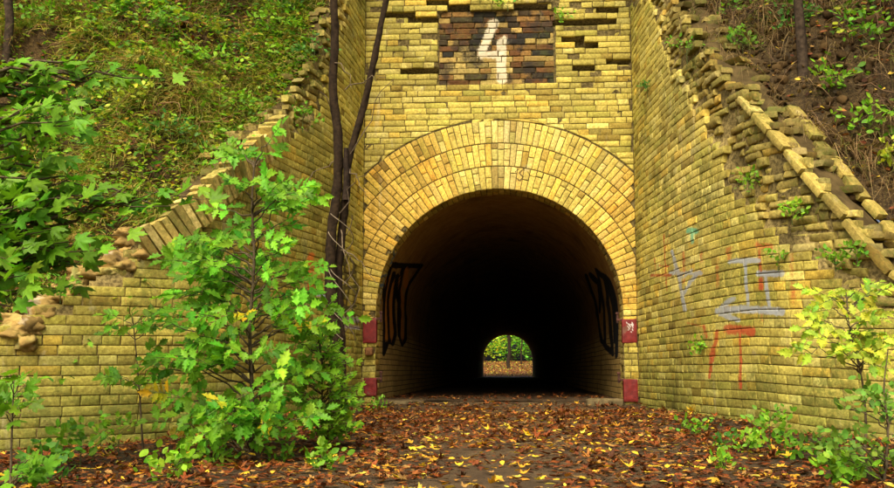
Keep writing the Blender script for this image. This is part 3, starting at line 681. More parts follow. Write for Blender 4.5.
def place(acc, Tm, pos, fwd, nrm, sc, col, curl=None):
    pos = np.asarray(pos, float).reshape(-1, 3); n = len(pos); fwd = unit(np.broadcast_to(fwd, (n, 3))); nrm = np.broadcast_to(nrm, (n, 3)); y = unit(np.cross(nrm, fwd)); z = np.cross(fwd, y)
    sc = np.broadcast_to(sc, (n,)); V0, F0 = Tm; Vt = np.repeat(V0[None], n, 0)
    if curl is not None: Vt = Vt.copy(); Vt[..., 2] += curl[:, None]*(Vt[..., 0]**2*.6+Vt[..., 1]**2*2.2)
    V = pos[:, None]+sc[:, None, None]*(Vt[..., :1]*fwd[:, None]+Vt[..., 1:2]*y[:, None]+Vt[..., 2:]*z[:, None])
    m = len(V0); f = (F0[None]+(np.arange(n)*m)[:, None, None]).reshape(-1, 3); acc.add(V.reshape(-1, 3), f, np.repeat(np.broadcast_to(col, (n, 3)), m, 0))
def gcol(n, base, var=.2, hue=.12):
    c = np.array(base)*np.ones((n, 3)); c = c*(1+RS.normal(0, var, (n, 1))); c[:, 0] *= 1+RS.normal(0, hue*2, n); return np.clip(c, .005, .9)
def rnd_dir(n, zlo=-.2, zhi=.5):
    a = RS.uniform(0, 2*math.pi, n); z = RS.uniform(zlo, zhi, n); r = np.sqrt(1-z*z); return np.stack([r*np.cos(a), r*np.sin(a), z], -1)
def up_nrm(n, sp=.45, cam_b=.35): return unit(np.array([0, -cam_b, 1.])+RS.normal(0, sp, (n, 3)))

# leaf litter on the ground
def on_ground(n, dens):
    out = []
    while sum(len(o) for o in out) < n:
        x = RS.uniform(-6.5, 6.5, n*2); y = RS.uniform(-12, 4, n*2); k = RS.rand(n*2) < dens(x, y); out.append(np.stack([x[k], y[k]], -1))
    p = np.concatenate(out)[:n]; return np.concatenate([p, np.where(p[:, 1] > .15, -.002, gz(p[:, 0], p[:, 1]))[:, None]], -1)
def yw(x): return np.interp(-abs(x), [-6.5, -4.6, -3.65, -3.1, -2.74, -2.48, -2.25, -2.06, -1.95, -1.86, -1.8, 0], [-6.1, -5.85, -5.5, -5.2, -4.85, -4.4, -3.7, -2.9, -2.1, -1.2, -.2, .35])  # plan of wall face
def dens(x, y):
    inside = np.where(y > .25, (abs(x) < 1.5)*.35*np.clip(1.2-y/3.5, .1, 1), y < yw(x)-.02); nn = vn(xyz(x, y), .8, 4)*.6+vn(xyz(x, y), 2.5, 6)*.9+.3*np.clip(abs(x)-1.2, 0, 1)
    pathgap = np.clip(1-abs(x-.15+.05*(y+8))/.65, 0, 1)*np.clip((-y-5.2)/2., 0, 1); pathgap = np.maximum(pathgap, .75*np.clip(1-abs(x-.1)/.9, 0, 1)*np.clip(1-abs(y+1.2)/2.0, 0, 1))
    return inside*np.clip(.75+.5*nn-.7*pathgap, .12, 1)*np.where(y > -1, .45, 1)
def litter(name, n, pal, pr, size, dn, seed, lab, Tms, lift=.012):
    A = Acc(); P = on_ground(n, dn); ki = RS.choice(len(pal), n, p=pr); col = np.array(pal)[ki]*(1+RS.normal(0, .22, (n, 1))); w = RS.choice(len(Tms), n)
    for j, t in enumerate(Tms):
        m = w == j; k = m.sum(); place(A, t, P[m]+np.stack([0*P[m][:, 0], 0*P[m][:, 0], RS.uniform(.003, lift*2, k)], -1), rnd_dir(k, -.08, .10), up_nrm(k, .16, 0), RS.uniform(*size, k), np.clip(col[m], .004, .9), RS.normal(.15, .3, k))
    return tag(A.build(name, M['dead']), lab, 'leaves', None, 'stuff')
BR = [(.24, .060, .012), (.15, .042, .012), (.07, .026, .010), (.30, .12, .025), (.36, .20, .05), (.26, .085, .018)]
litter('leaf_litter', 46000, BR, [.20, .24, .24, .13, .09, .10], (.024, .060), dens, 1, 'brown and russet fallen leaves carpeting the path before the tunnel', [TS, TM, TO])
def densY(x, y): return (y < yw(x)-.02)*np.clip(.25+.35*vn(xyz(x, y), 1.1, 14)+.35*np.clip((-y-3)/4, 0, 1), .03, 1)*np.where(y > -1, .5, 1)
litter('yellow_leaves', 4600, [(.80, .50, .03), (.75, .38, .03), (.60, .50, .06), (.66, .28, .03)], [.4, .25, .2, .15], (.026, .060), densY, 2, 'bright yellow fallen leaves scattered over the brown ones', [TM, TS, TO], .02)

A = Acc(); P = on_ground(170, dens)
for p in P:
    a = RS.uniform(0, 6.28); L = RS.uniform(.08, .45); q = [p+[0, 0, .02]]; 
    for k in range(6): a += RS.normal(0, .3); q.append(q[-1]+np.array([math.cos(a)*L/6, math.sin(a)*L/6, RS.normal(.001, .004)]))
    A.add(*tube(q, np.linspace(.0045, .0015, 7)*RS.uniform(.6, 1.6), 4, np.array((.10, .07, .04))*RS.uniform(.5, 1.7)))
tag(A.build('fallen_twigs', M['bark']), 'thin broken twigs lying among the fallen leaves', 'twigs', None, 'stuff')
# vegetation of the banks
MID = (.15, .33, .016); LIT = (.21, .42, .02); YEL = (.42, .52, .04); DRK = (.07, .20, .02)
def on_bank(n, i0, i1, t0, t1, f=None):          # columns: x y z, then row and distance up the slope
    out = np.zeros((0, 5))
    while len(out) < n:
        i = RS.uniform(i0, i1, n); t = t0+(t1-t0)*RS.rand(n)**.85; p = bank(i, t); k = np.ones(n, bool)
        if f is not None: k = RS.rand(n) < f(p)
        out = np.concatenate([out, np.concatenate([p, i[:, None], t[:, None]], 1)[k]])
    return out[:n]
def spread_on(P, per, sd):
    n = len(P)*per; return bank(np.clip(np.repeat(P[:, 3], per)+RS.normal(0, sd/.06, n), 0, len(rows)-1), np.repeat(P[:, 4], per)+RS.normal(0, sd, n))
def grass(name, P, lab, pal, Lr=(.12, .32), per=14, droop=.9, lean=(0, -.5, 0), w=.004):
    n = len(P)*per; base = spread_on(P, per, .022); d = rnd_dir(n, .15, 1.)+np.array(lean); d = unit(d); L = RS.uniform(*Lr, n); dr = RS.uniform(.4, 1.3, n)*droop
    side = unit(np.cross(d, RS.normal(0, 1, (n, 3)))); V = []
    for t, wd in ((0, 1.), (.35, .9), (.7, .6), (1., .1)):
        c = base+d*(L*t)[:, None]; c[:, 2] -= dr*L*t*t*.9; c[:, 1] -= .15*L*t*t
        V += [c-side*w*wd, c+side*w*wd]
    V = np.stack(V, 1); q = np.array([(0, 1, 3, 2), (2, 3, 5, 4), (4, 5, 7, 6)]); f = (q[None]+(np.arange(n)*8)[:, None, None]).reshape(-1, 4)
    pal = np.array(pal); col = pal[np.repeat(RS.choice(len(pal), len(P)), per)]*(1+RS.normal(0, .25, (n, 1))); A = Acc(); A.add(V.reshape(-1, 3), f, np.repeat(np.clip(col, .01, .8), 8, 0))
    return tag(A.build(name, M['grass']), lab, 'grass', None, 'stuff')
GP = [(.30, .32, .04), (.42, .36, .08), (.17, .22, .03), (.46, .34, .09), (.34, .20, .05), (.20, .27, .03)]
DP = [(.26, .17, .07), (.18, .11, .04), (.34, .24, .10), (.14, .14, .03)]
patch = lambda s, lo, sc=.9: (lambda p: np.clip(fbm(p, sc, 3, s)*1.6+lo, .03, 1))
grass('bank_grass', on_bank(12000, iL0-1, iL1+10, -.3, 5.5, patch(5, .8)), 'green and straw grass tufts on the slope above the left wall', GP)
grass('dry_grass', on_bank(3600, iF1-14, iR1+1, -.4, 5, lambda p: np.clip(fbm(p, .9, 3, 15)*1.6+.4+.4*np.clip(p[:, 2]-3, 0, 1), .03, 1)), 'straw-coloured dry grass hanging on the earth above the right wall', DP, (.15, .42), 12, 1.5)
def cover(name, P, lab, pal, size, T_, per=5, spread=.09, h=.10, mat='leaf', cat='ground cover', nb=.5):
    n = len(P)*per; pos = spread_on(P, per, spread)+np.stack([RS.normal(0, .01, n), -h*.5*RS.rand(n), h*RS.rand(n)+.01], -1); pal = np.array(pal)
    col = pal[np.repeat(RS.choice(len(pal), len(P)), per)]*(1+RS.normal(0, .2, (n, 1))); A = Acc()
    place(A, T_, pos, rnd_dir(n, -.5, .4), up_nrm(n, .5, nb), RS.uniform(*size, n), np.clip(col, .005, .9), RS.normal(0, .3, n)); return tag(A.build(name, M[mat]), lab, cat, None, 'stuff')
G1 = [(.10, .24, .015), (.17, .32, .02), (.24, .38, .02), (.38, .42, .03), (.07, .17, .015)]
cover('bank_plants', on_bank(9500, iL0-1, iL1+8, -.35, 5.5, patch(35, .5, 1.6)), 'small leafy weeds covering the slope above the left wall', G1+[(.40, .36, .04), (.24, .30, .03)], (.025, .065), TS, 6, .07)
cover('bank_leaves', on_bank(3800, iL0-1, iL1+8, -.3, 6), 'dead brown and orange leaves caught in the grass of the left slope', BR+[(.55, .30, .03)], (.04, .08), TS, 3, .10, .05, 'dead', 'leaves', .9)
cover('soil_plants', on_bank(1300, iF1-14, iR1+1, .4, 6, lambda p: np.clip(fbm(p, 1.3, 3, 45)*1.6+.05+.5*np.clip(p[:, 2]-3, 0, 1), .02, 1)), 'sparse green weeds on the dark earth above the right wall', G1, (.04, .09), TO, 6, .09)
cover('soil_leaves', on_bank(7500, iF1-6, iR1+1, .0, 6), 'brown and yellow leaves lying on the dark earth above the right wall', BR+[(.6, .42, .04), (.05, .035, .015), (.10, .06, .02), (.12, .08, .03)], (.02, .085), TS, 2, .10, .03, 'dead', 'leaves', .9)
cover('wall_top_plants', on_bank(900, iL1-62, iL1+2, -.5, .1), 'weeds and moss spilling over the ruined top of the left wall beside the trunks', G1+[(.30, .26, .05), (.2, .13, .04)], (.03, .07), TS, 6, .06)
cover('bank_creepers', on_bank(1500, iL0-1, iL1+8, -.4, 4, patch(61, .35, 1.2)), 'broad-leaved creepers trailing over the left slope and its wall edge', [MID, LIT, DRK, (.36, .40, .03)], (.05, .105), TL_, 7, .12, .16)
cover('wall_end_plants', on_bank(170, iL0+4, iL0+50, -.35, .4), 'small weeds and dead leaves on the tan clay of the left wall end', G1+BR, (.035, .08), TS, 5, .09)
cover('slope_creepers', on_bank(260, iF1-16, iR1+1, .5, 5, lambda p: np.clip((p[:, 2]-2.6)*.7, .04, 1)), 'green creepers hanging at the top of the right slope', [MID, LIT, DRK], (.04, .09), TL_, 7, .12, .14)
# loose clods on the right bank and left bank edge
def clods(name, P, lab, rr, col):
    A = Acc(); V0, F0 = box_rough((0, 0, 0), (1, 1, 1), 5, .45, 4)
    for p in P[:, :3]:
        s = RS.uniform(*rr)*RS.uniform(.6, 1.3, 3); a = unit(RS.normal(0, 1, 3)); b = unit(np.cross(a, RS.normal(0, 1, 3))); c = np.cross(a, b); W = V0*(1+.35*vn(V0+p*7, 2.4, 3)[:, None])*s
        A.add(p+W[:, :1]*a+W[:, 1:2]*b+W[:, 2:]*c, F0, np.array(col)*RS.uniform(.6, 1.4))
    return tag(A.build(name, M['clay']), lab, 'soil', None, 'stuff')
clods('soil_clods', on_bank(5500, iF1-4, iR1+1, -.1, 3.6), 'crumbly clods of dark earth on the slope above the right wall', (.025, .11), (.060, .037, .013))
clods('earth_clods', on_bank(300, iL0, iL1, 0, 1.2), 'clods of brown earth along the top of the left wall', (.03, .10), (.06, .032, .014))
# roots and dead stems
def strands(name, P, lab, Lr, rad, col, hang=.8):
    A = Acc()
    for p in P[:, :3]:
        L = RS.uniform(*Lr); n = 9; d = rnd_dir(1, -.2, .8)[0]+np.array([0, -.5, 0]); q = [p.copy()]
        for k in range(n-1): d = unit(d+RS.normal(0, .35, 3)+np.array([0, -.03, -.16*hang])); q.append(q[-1]+d*L/n)
        A.add(*tube(q, np.linspace(rad, rad*.35, n)*RS.uniform(.5, 1.4), 4, np.array(col)*RS.uniform(.6, 1.6)))
    return tag(A.build(name, M['bark']), lab, 'twigs', None, 'stuff')
strands('dead_stems', on_bank(800, iL0, iL1+6, 0, 5), 'dry stalks and twigs tangled in the left slope', (.3, 1.0), .005, (.20, .12, .05))
strands('roots', on_bank(1100, iF1-8, iR1, 0, 4), 'thin roots and dry stalks trailing over the earth above the right wall', (.3, 1.2), .006, (.13, .08, .04), 1.4)

# ------------------------------------------------------------------ woody plants
def branch_pts(p0, p1, n=8, sag=.1, wob=.03):
    t = np.linspace(0, 1, n)[:, None]; p = p0*(1-t)+p1*t; L = np.linalg.norm(p1-p0); p[:, 2] += (np.sin(t*math.pi)*sag*L)[:, 0]; w = RS.normal(0, wob*L, (n, 3)); w[0] = w[-1] = 0; return p+w
def compound(A, S_, p, d, size, col, pairs=3, T_=TL_):
    """pinnate leaf: rachis with paired leaflets and one at the tip"""
    d = unit(d); n = unit(np.array([0, -.95, .75])+RS.normal(0, .35, 3)); y = unit(np.cross(n, d)); L = size*2.0; q = [p+d*L*t+np.array([0, 0, -.25*L*t*t]) for t in np.linspace(0, 1, 5)]
    S_.add(*tube(q, .0022, 3, (.12, .20, .04)))
    pos, fw = [], []
    for k in range(pairs):
        t = .35+.6*k/pairs; c = p+d*L*t+np.array([0, 0, -.25*L*t*t])
        for s in (-1, 1): pos.append(c); fw.append(y*s+d*.55+[0, 0, -.25])
    pos.append(q[-1]); fw.append(d+[0, 0, -.35]); m = len(pos)
    place(A, T_, pos, np.array(fw)+RS.normal(0, .15, (m, 3)), n+RS.normal(0, .3, (m, 3)), size*RS.uniform(.7, 1.25, m), gcol(m, np.array(col)*(RS.choice([1., 1., 1.25, .75]) if RS.rand() > .03 else np.array([3.2, 1.1, 1.])), .15, .1), RS.normal(0, .25, m))
def sapling(name, label, cat, stem, tips, leafsize, col, kind='compound', rad=.012, per=5, group=None, spread=1., stemcol=(.10, .075, .04)):
    """stem: list of points; tips: list of points the side branches reach"""
    stem = catmull(np.array(stem), 8); root = thing(name, label, cat, tuple(stem[0]), group)
    S_ = Acc(); S_.add(*tube(stem, np.linspace(rad, rad*.35, len(stem)), 7, stemcol, .12)); A = Acc()
    for tp in tips:
        tp = np.asarray(tp); h = tp[2]-.25*np.linalg.norm(tp[:2]-stem[-1][:2])-.05; j = int(np.argmin(abs(stem[:, 2]-h)+.2*np.linalg.norm(stem-tp, axis=1))); b = branch_pts(stem[j], tp, 8, .08); S_.add(*tube(b, np.linspace(rad*.45, .0022, 8), 4, stemcol))
        L = np.linalg.norm(tp-stem[j]); m = max(2, int(per*min(1.6, .5+L*1.5)))
        for q in range(m):
            t = .25+.75*(q+1)/m; k = t*7; p = b[int(min(k, 6))]*(1-(k-int(min(k, 6))))+b[int(min(k, 6))+1]*(k-int(min(k, 6))); d0 = unit(b[-1]-b[0]); sd_ = unit(np.cross(d0, [0, 0, 1])+1e-3)*(1 if q % 2 else -1)
            d = unit(d0*.6+sd_*.9*spread+RS.normal(0, .3, 3)+np.array([0, -.15, .05])) if q < m-1 else d0
            if kind == 'compound': compound(A, S_, p, d, leafsize*RS.uniform(.75, 1.15), np.array(col)*RS.uniform(.8, 1.25), RS.choice([2, 3]))
            elif kind == 'maple':
                e = p+d*leafsize*.55+[0, 0, -.01]; S_.add(*tube([p, (p+e)/2+[0, 0, .01], e], .0016, 3, (.18, .16, .05)))
                place(A, TM, [e], d+[0, 0, -.25], unit(np.array([0, -1.0, .7])+RS.normal(0, .35, 3)), leafsize*RS.uniform(.7, 1.15), gcol(1, col, .2, .08), RS.normal(0, .25, 1))
            else:
                mm = 5; place(A, TO, p+RS.normal(0, leafsize*.7, (mm, 3)), d+RS.normal(0, .6, (mm, 3)), up_nrm(mm, .45, 1.), leafsize*RS.uniform(.7, 1.2, mm), gcol(mm, col, .2, .08), RS.normal(0, .25, mm))
    S_.build('stem', M['bark'], root); A.build('foliage', M['leaf'], root); return root
def gp(px, py, dz=0):    # ground point under a picture position
    z = -.2
    for _ in range(6): p = ray_z(px, py=py, z=z); z = float(gz(p[0], p[1]))
    return np.array([p[0], p[1], z-dz])
def cloud(cx, cy, rx, ry, d, dr, n):
    out = []
    for _ in range(n):
        a = RS.uniform(0, 6.283); r = math.sqrt(RS.rand()); out.append(at(cx+rx*r*math.cos(a), cy+ry*r*math.sin(a), d+RS.uniform(-dr, dr)))
    return out
# big compound-leaved sapling by the left wall
g = gp(250, 462); dB = g[1]+13
st = [g, at(252, 400, dB), at(250, 330, dB), at(254, 260, dB), at(252, 205, dB), at(254, 168, dB)]
tips = cloud(252, 145, 26, 18, dB, .15, 5)+cloud(262, 205, 42, 30, dB, .3, 15)+cloud(238, 262, 62, 30, dB, .35, 24)+cloud(225, 320, 70, 32, dB, .4, 18)+cloud(232, 375, 76, 36, dB-.1, .4, 24)+cloud(245, 425, 70, 20, dB-.2, .3, 20)+cloud(310, 300, 30, 40, dB, .2, 8)
sapling('sapling', 'tall bright green sapling with compound leaves in front of the left wall', 'sapling', st, tips, .092, (.16, .39, .018), 'compound', .016, 3)
g = gp(143, 452); d_ = g[1]+13
sapling('sapling', 'slim young sapling between the wall end and the tall sapling', 'sapling', [g, at(140, 400, d_), at(136, 350, d_), at(132, 312, d_)], cloud(150, 322, 36, 16, d_, .2, 6)+cloud(140, 380, 32, 26, d_, .2, 6), .08, MID, 'compound', .008, 3)
# lush bush at the foot of the twin trunks
g = gp(322, 446); d_ = g[1]+13
tips = cloud(322, 385, 40, 46, d_, .3, 62)+cloud(318, 348, 34, 26, d_, .25, 26)+cloud(335, 420, 30, 20, d_-.1, .2, 24)+cloud(345, 395, 16, 30, d_-.2, .1, 12)
sapling('leafy_bush', 'dense fresh green bush at the foot of the dark twin trunks', 'bush', [g, at(322, 410, d_), at(322, 370, d_), at(320, 338, d_)], tips, .048, LIT, 'maple', .010, 6)
# maple reaching in from the left
base = at(-95, 470, 5.6); base[2] = float(gz(base[0], base[1]))
stm = [base, at(-88, 350, 5.6), at(-70, 200, 5.6), at(-60, 60, 5.7), at(-50, -60, 5.8)]
tips = [at(202, 200, 5.9), at(190, 190, 5.95), at(172, 206, 5.8), at(150, 192, 5.8), at(128, 205, 5.8), at(108, 196, 5.7), at(90, 188, 5.7), at(120, 235, 5.7), at(142, 72, 6.2), at(100, 62, 6.1), at(80, 75, 6.), at(165, 78, 6.2), at(120, 75, 6.1), at(110, 215, 5.7), at(60, 64, 5.8)]+cloud(35, 110, 44, 40, 5.7, .4, 16)+cloud(35, 190, 55, 40, 5.6, .4, 20)+cloud(35, 262, 66, 32, 5.6, .4, 20)+cloud(10, 245, 40, 55, 5.4, .3, 10)
sapling('maple_tree', 'maple reaching green five-pointed leaves in from the left edge over the left wall', 'tree', stm, tips, .100, MID, 'maple', .045, 6)
g = gp(10, 500); d_ = g[1]+13
sapling('sapling', 'low maple seedling in the bottom left corner of the picture', 'sapling', [g, at(12, 430, d_), at(14, 380, d_)], cloud(18, 392, 28, 26, d_, .2, 9)+cloud(18, 465, 26, 16, d_, .15, 7), .07, MID, 'maple', .007, 5)
# twin-trunk tree
g = gp(337, 436); d_ = g[1]+13
root = thing('twin_trunk_tree', 'slender dark tree with two leaning trunks against the left wall beside the arch', 'tree', tuple(g))
def trunk(pts, r0, r1, seed, seg=14):
    c = catmull(np.array(pts), 10); A = Acc(); rad = np.interp(np.linspace(0, 1, len(c)), [0, .08, 1], [r0*1.35, r0, r1]); A.add(*tube(c, rad, seg, (.026, .016, .007), .25, seed)); return A.build('trunk', M['bark'], root), c
tA, cA = trunk([g-[0, 0, .1], at(335, 400, d_), at(336, 345, d_), at(331, 290, d_), at(331, 240, d_), at(337, 190, d_), at(338, 140, d_), at(333, 90, d_), at(335, 40, d_), at(334, -10, d_), at(338, -90, d_+.1), at(330, -190, d_+.2)], .050, .026, 3)
tB, cB = trunk([g+[.06, .04, -.1], at(341, 400, d_+.05), at(341, 345, d_+.06), at(338, 290, d_+.08), at(341, 240, d_+.08), at(346, 195, d_+.05), at(349, 160, d_), at(362, 112, d_), at(372, 70, d_), at(380, 30, d_), at(387, -5, d_), at(402, -90, d_), at(410, -180, d_)], .040, .019, 5)
A = Acc(); A.add(*tube(branch_pts(at(346, 200, d_), at(346, 148, d_-.05), 5, 0, .01), [.03, .026, .024, .022, .018], 10, (.03, .02, .012), .2, 7)); A.build('stub', M['bark'], root)
A = Acc()
for a, b in (((346, 160), (395, 78)), ((338, 215), (368, 168)), ((345, 90), (388, 78)), ((336, 160), (300, 190)), ((341, 250), (378, 285)), ((336, 60), (352, 88)), ((341, 230), (355, 300)), ((350, 168), (366, 200)), ((333, 110), (318, 90))):
    q = branch_pts(at(*a, d_), at(*b, d_-.15), 8, .1, .04); A.add(*tube(q, np.linspace(.006, .0018, 8), 4, (.16, .12, .07)))
for k in range(3):                                # dry vine winding round both trunks
    t = np.linspace(0, 1, 60); c = at(340, 215, d_)[None]*(1-t)[:, None]+at(340+k*3, 340, d_)[None]*t[:, None]; a = t*6.283*(1.3+.4*k)+k*2; q = c+np.stack([np.cos(a)*.10, np.sin(a)*.10, 0*a], -1); A.add(*tube(q, .004, 4, (.20, .16, .10)))
A.build('twigs', M['bark'], root)
A = Acc(); Sx = Acc()
for c in (cA, cB):
    for k in range(7):
        e = c[-1]+RS.normal(0, .7, 3)+[0, 0, .3]; q = branch_pts(c[-1-RS.randint(6)], e, 7, .1, .04); Sx.add(*tube(q, np.linspace(.012, .003, 7), 4, (.04, .03, .02)))
        pos = np.repeat(q[2:], 10, 0)+RS.normal(0, .10, (50, 3)); place(A, TO, pos, rnd_dir(50), up_nrm(50), RS.uniform(.05, .09, 50), gcol(50, MID))
Sx.build('limbs', M['bark'], root); A.build('crown', M['leaf'], root)
# right side shrubs
g = gp(862, 470); d_ = g[1]+13
sapling('shrub', 'pale yellow-green shrub in front of the right wall near the right edge', 'shrub', [g, at(866, 430, d_), at(862, 380, d_), at(850, 330, d_), at(846, 292, d_)], cloud(846, 305, 40, 18, d_, .2, 12)+cloud(845, 340, 46, 24, d_, .25, 16), .078, YEL, 'compound', .009, 3)
g = gp(884, 484); d_ = g[1]+13
sapling('shrub', 'sparse shrub with small green and yellow leaves in the bottom right corner', 'shrub', [g, at(888, 430, d_), at(884, 390, d_), at(888, 350, d_)], cloud(868, 400, 34, 26, d_, .25, 11)+cloud(862, 452, 40, 26, d_, .25, 14), .05, (.16, .30, .03), 'simple', .008, 3)
# small plants one can tell apart
def weed(px, py, h, w, n, size, col, label, kind='simple', pt=None, group='small plants growing by the walls'):
    p = gp(px, py) if pt is None else pt; d = p[1]+13; r = w*d/1000
    st = [p-[0, 0, .03], p+[0, 0, h*.4*d/1000], p+[.01, -.01, h*.8*d/1000]]
    tips = [p+np.array([RS.uniform(-1, 1)*r, RS.uniform(-1, .4)*r*.8, (.25+.75*RS.rand())*h*d/1000]) for _ in range(n)]
    sapling('small_plant', label, 'plant', st, tips, size, col, kind, .004, 3, group, stemcol=(.10, .14, .04))
for a in ((322, 470, 20, 16, 6, .05, MID, 'green seedling on the leaves under the dense bush'),
          (170, 478, 26, 22, 7, .06, LIT, 'bright seedling in the litter below the tall sapling'),
          (80, 470, 40, 26, 8, .06, MID, 'leafy weed at the foot of the left wall'),
          (118, 455, 34, 20, 7, .05, LIT, 'weed beside the slim young sapling'),
          (215, 466, 20, 20, 6, .05, MID, 'low weed right of the bright seedling'),
          (45, 482, 36, 22, 8, .06, DRK, 'dark weed near the bottom left corner'),
          (283, 462, 16, 14, 5, .045, MID, 'small weed left of the dense bush'),
          (378, 412, 12, 9, 5, .04, MID, 'tiny plant at the foot of the left pier'),
          (692, 432, 16, 10, 5, .045, MID, 'small plant at the foot of the sprayed wall, nearest the tunnel'),
          (770, 444, 38, 18, 8, .05, MID, 'upright plant against the sprayed wall below the red T'),
          (748, 452, 22, 18, 7, .045, LIT, 'low plant left of the upright one by the sprayed wall'),
          (795, 456, 26, 20, 7, .05, MID, 'low plant right of the upright one by the sprayed wall'),
          (720, 448, 14, 14, 5, .04, DRK, 'creeping plant in the leaves before the sprayed wall'),
          (826, 462, 26, 22, 8, .055, (.16, .30, .03), 'leafy weed below the pale shrub'),
          (722, 468, 12, 10, 4, .045, LIT, 'seedling among the fallen leaves at the lower right'),
          (840, 484, 26, 24, 8, .055, LIT, 'bright weed at the bottom edge right of the path'),
          (812, 420, 22, 10, 4, .05, DRK, 'thin dark weed against the right wall')): weed(*a)
def onW(W, px, py, off=.03):
    u, z = W.hit(px, py); return W.map(np.array([u]), np.array([z]), np.array([off]))[0]
for a in (((781, 268), 14, 'ivy-like sprig on the broken ledge above the grey spray marks', MID), ((752, 190), 14, 'sprig in a gap of the crumbling right wall top', MID), ((795, 222), 12, 'tiny sprig under the right coping', LIT), ((838, 268), 14, 'trailing sprig at the ledge near the right edge', MID), ((690, 62), 20, 'plant rooted high in the crumbling corner right of the arch', MID), ((650, 95), 12, 'small tuft on the right wall beside the outer arch ring', DRK), ((704, 352), 8, 'seedling rooted in a joint of the sprayed wall', LIT), ((860, 262), 12, 'sprig on the coping near the right edge', MID)):
    weed(0, 0, a[1]*1.3, a[1], 6, .045, a[3], a[2], pt=onW(WR, *a[0]), group='plants rooted in the wall tops')
for a in (((300, 130), 18, 'plant rooted in the crumbling left wall beside the trunks', MID), ((222, 165), 22, 'plant on the left coping behind the tall sapling', LIT), ((60, 300), 16, 'weed on the tan clay of the left wall end', MID), ((312, 60), 20, 'overhanging plant at the top of the left wall', DRK)):
    weed(0, 0, a[1]*1.3, a[1], 7, .05, a[3], a[2], pt=onW(WL, *a[0]), group='plants rooted in the wall tops')
for (px, py, s, lab) in ((508, 10, 14, 'weed hanging over the number panel'), (560, 22, 12, 'sprig beside the right edge of the number panel'), (480, 2, 14, 'leaves hanging at the top of the number panel')):
    x, z = plane0(px, py); weed(0, 0, s, s, 5, .05, LIT, lab, pt=np.array([x, -.03, z]), group='plants rooted in the wall tops')
# plants on the slopes: individually readable ones
def bank_hit(px, py):
    r = ray(px, py); 
    I2, T2 = np.meshgrid(np.arange(0, len(rows), 2), np.arange(0, 6, .15), indexing='ij'); P = bank(I2, T2).reshape(-1, 3)-CAM; q = P/P[:, 1:2]; e = np.hypot(q[:, 0]-r[0], q[:, 2]-r[2])
    k = np.where(e < max(.015, e.min()*1.01))[0]; return P[k[np.argmin(P[k, 1])]]+CAM
for (px, py, s, n, sz, c, lab) in ((735, 45, 22, 8, .06, MID, 'leafy plant on dark earth above the crumbling right corner'), (830, 92, 22, 8, .06, LIT, 'bright plant on the right slope above the coping'), (868, 30, 24, 8, .06, MID, 'plant near the top right corner of the slope'), (790, 18, 20, 7, .06, DRK, 'dark plant at the top of the right slope'), (880, 130, 26, 8, .06, LIT, 'plant at the right edge above the dark earth'), (720, 8, 18, 6, .06, MID, 'plant at the top right of the portal'), (885, 165, 22, 7, .06, YEL, 'yellowing plant at the right edge of the slope'),
                                   (225, 70, 30, 10, .06, LIT, 'bright weed in the middle of the left slope'), (150, 30, 28, 10, .06, MID, 'leafy weed high on the left slope'), (60, 22, 30, 10, .06, MID, 'leafy weed at the top left of the slope'), (270, 30, 28, 10, .06, LIT, 'bright weed near the top of the left slope by the trunks'), (130, 105, 26, 8, .06, YEL, 'yellowish weed on the left slope above the maple branch'), (245, 118, 26, 8, .06, MID, 'weed just above the left coping'), (180, 150, 26, 8, .06, DRK, 'dark mossy weed above the long maple branch'), (300, 12, 22, 8, .06, DRK, 'dark weed at the top beside the trunks')):
    weed(0, 0, s*1.2, s*1.1, n, sz, c, lab, pt=bank_hit(px, py), group='weeds standing on the slopes')

def slope_tree(px, py, h, rad, lab, lean):  # thin visible trunk; crown above the view is added to shade the bank
    p = bank_hit(px, py); root = thing('slope_tree', lab, 'tree', tuple(p)); S_ = Acc(); q = branch_pts(p-[0, 0, .15], p+np.array([lean, .1, h]), 16, 0, .003); S_.add(*tube(q, np.linspace(rad, rad*.4, 16), 10, (.05, .035, .02), .2, 4)); A = Acc(); L_ = Acc()
    for k in range(26):
        b0 = q[8+k % 8]; e = b0+rnd_dir(1, .0, .7)[0]*RS.uniform(1., 2.8); e[2] = max(e[2], p[2]+h*.55); L_.add(*tube(branch_pts(b0, e, 6), np.linspace(rad*.3, .008, 6), 4, (.05, .035, .02)))
        n = 110; place(A, TM, e+RS.normal(0, .42, (n, 3)), rnd_dir(n), up_nrm(n, .5), RS.uniform(.08, .14, n), gcol(n, MID, .25))
    S_.build('trunk', M['bark'], root); L_.build('limbs', M['bark'], root); A.build('crown', M['leaf'], root)
slope_tree(801, 62, 7.0, .05, 'thin trunk rising from the dark earth of the right slope', .15)
slope_tree(5, 48, 7.0, .05, 'thin dark trunk at the top left edge of the left slope', -.1)
# ------------------------------------------------------------------ beyond the far end
def far_tree(x, y, h, r, lab, lean=.2):
    z = float(gz(x, y)); root = thing('woodland_tree', lab, 'tree', (x, y, z)); S_ = Acc()
    q = branch_pts(np.array([x, y, z-.1]), np.array([x+lean, y, z+h]), 14, 0, .006); S_.add(*tube(q, np.linspace(r, r*.4, 14), 8, (.035, .025, .015), .15)); A = Acc()
    for k in range(10):
        b0 = q[6+k % 7]; e = b0+rnd_dir(1, .1, .7)[0]*RS.uniform(1., 2.4); S_.add(*tube(branch_pts(b0, e, 6), np.linspace(r*.3, .01, 6), 4, (.035, .025, .015)))
        n = 90; place(A, TS, e+RS.normal(0, .55, (n, 3)), rnd_dir(n), up_nrm(n), RS.uniform(.12, .2, n), gcol(n, (.12, .26, .03), .3))
    S_.build('trunk', M['bark'], root); A.build('crown', M['leaf'], root)
far_tree(0.02, 72, 9, .17, 'dark tree trunk standing in the daylight of the far tunnel opening', .15)
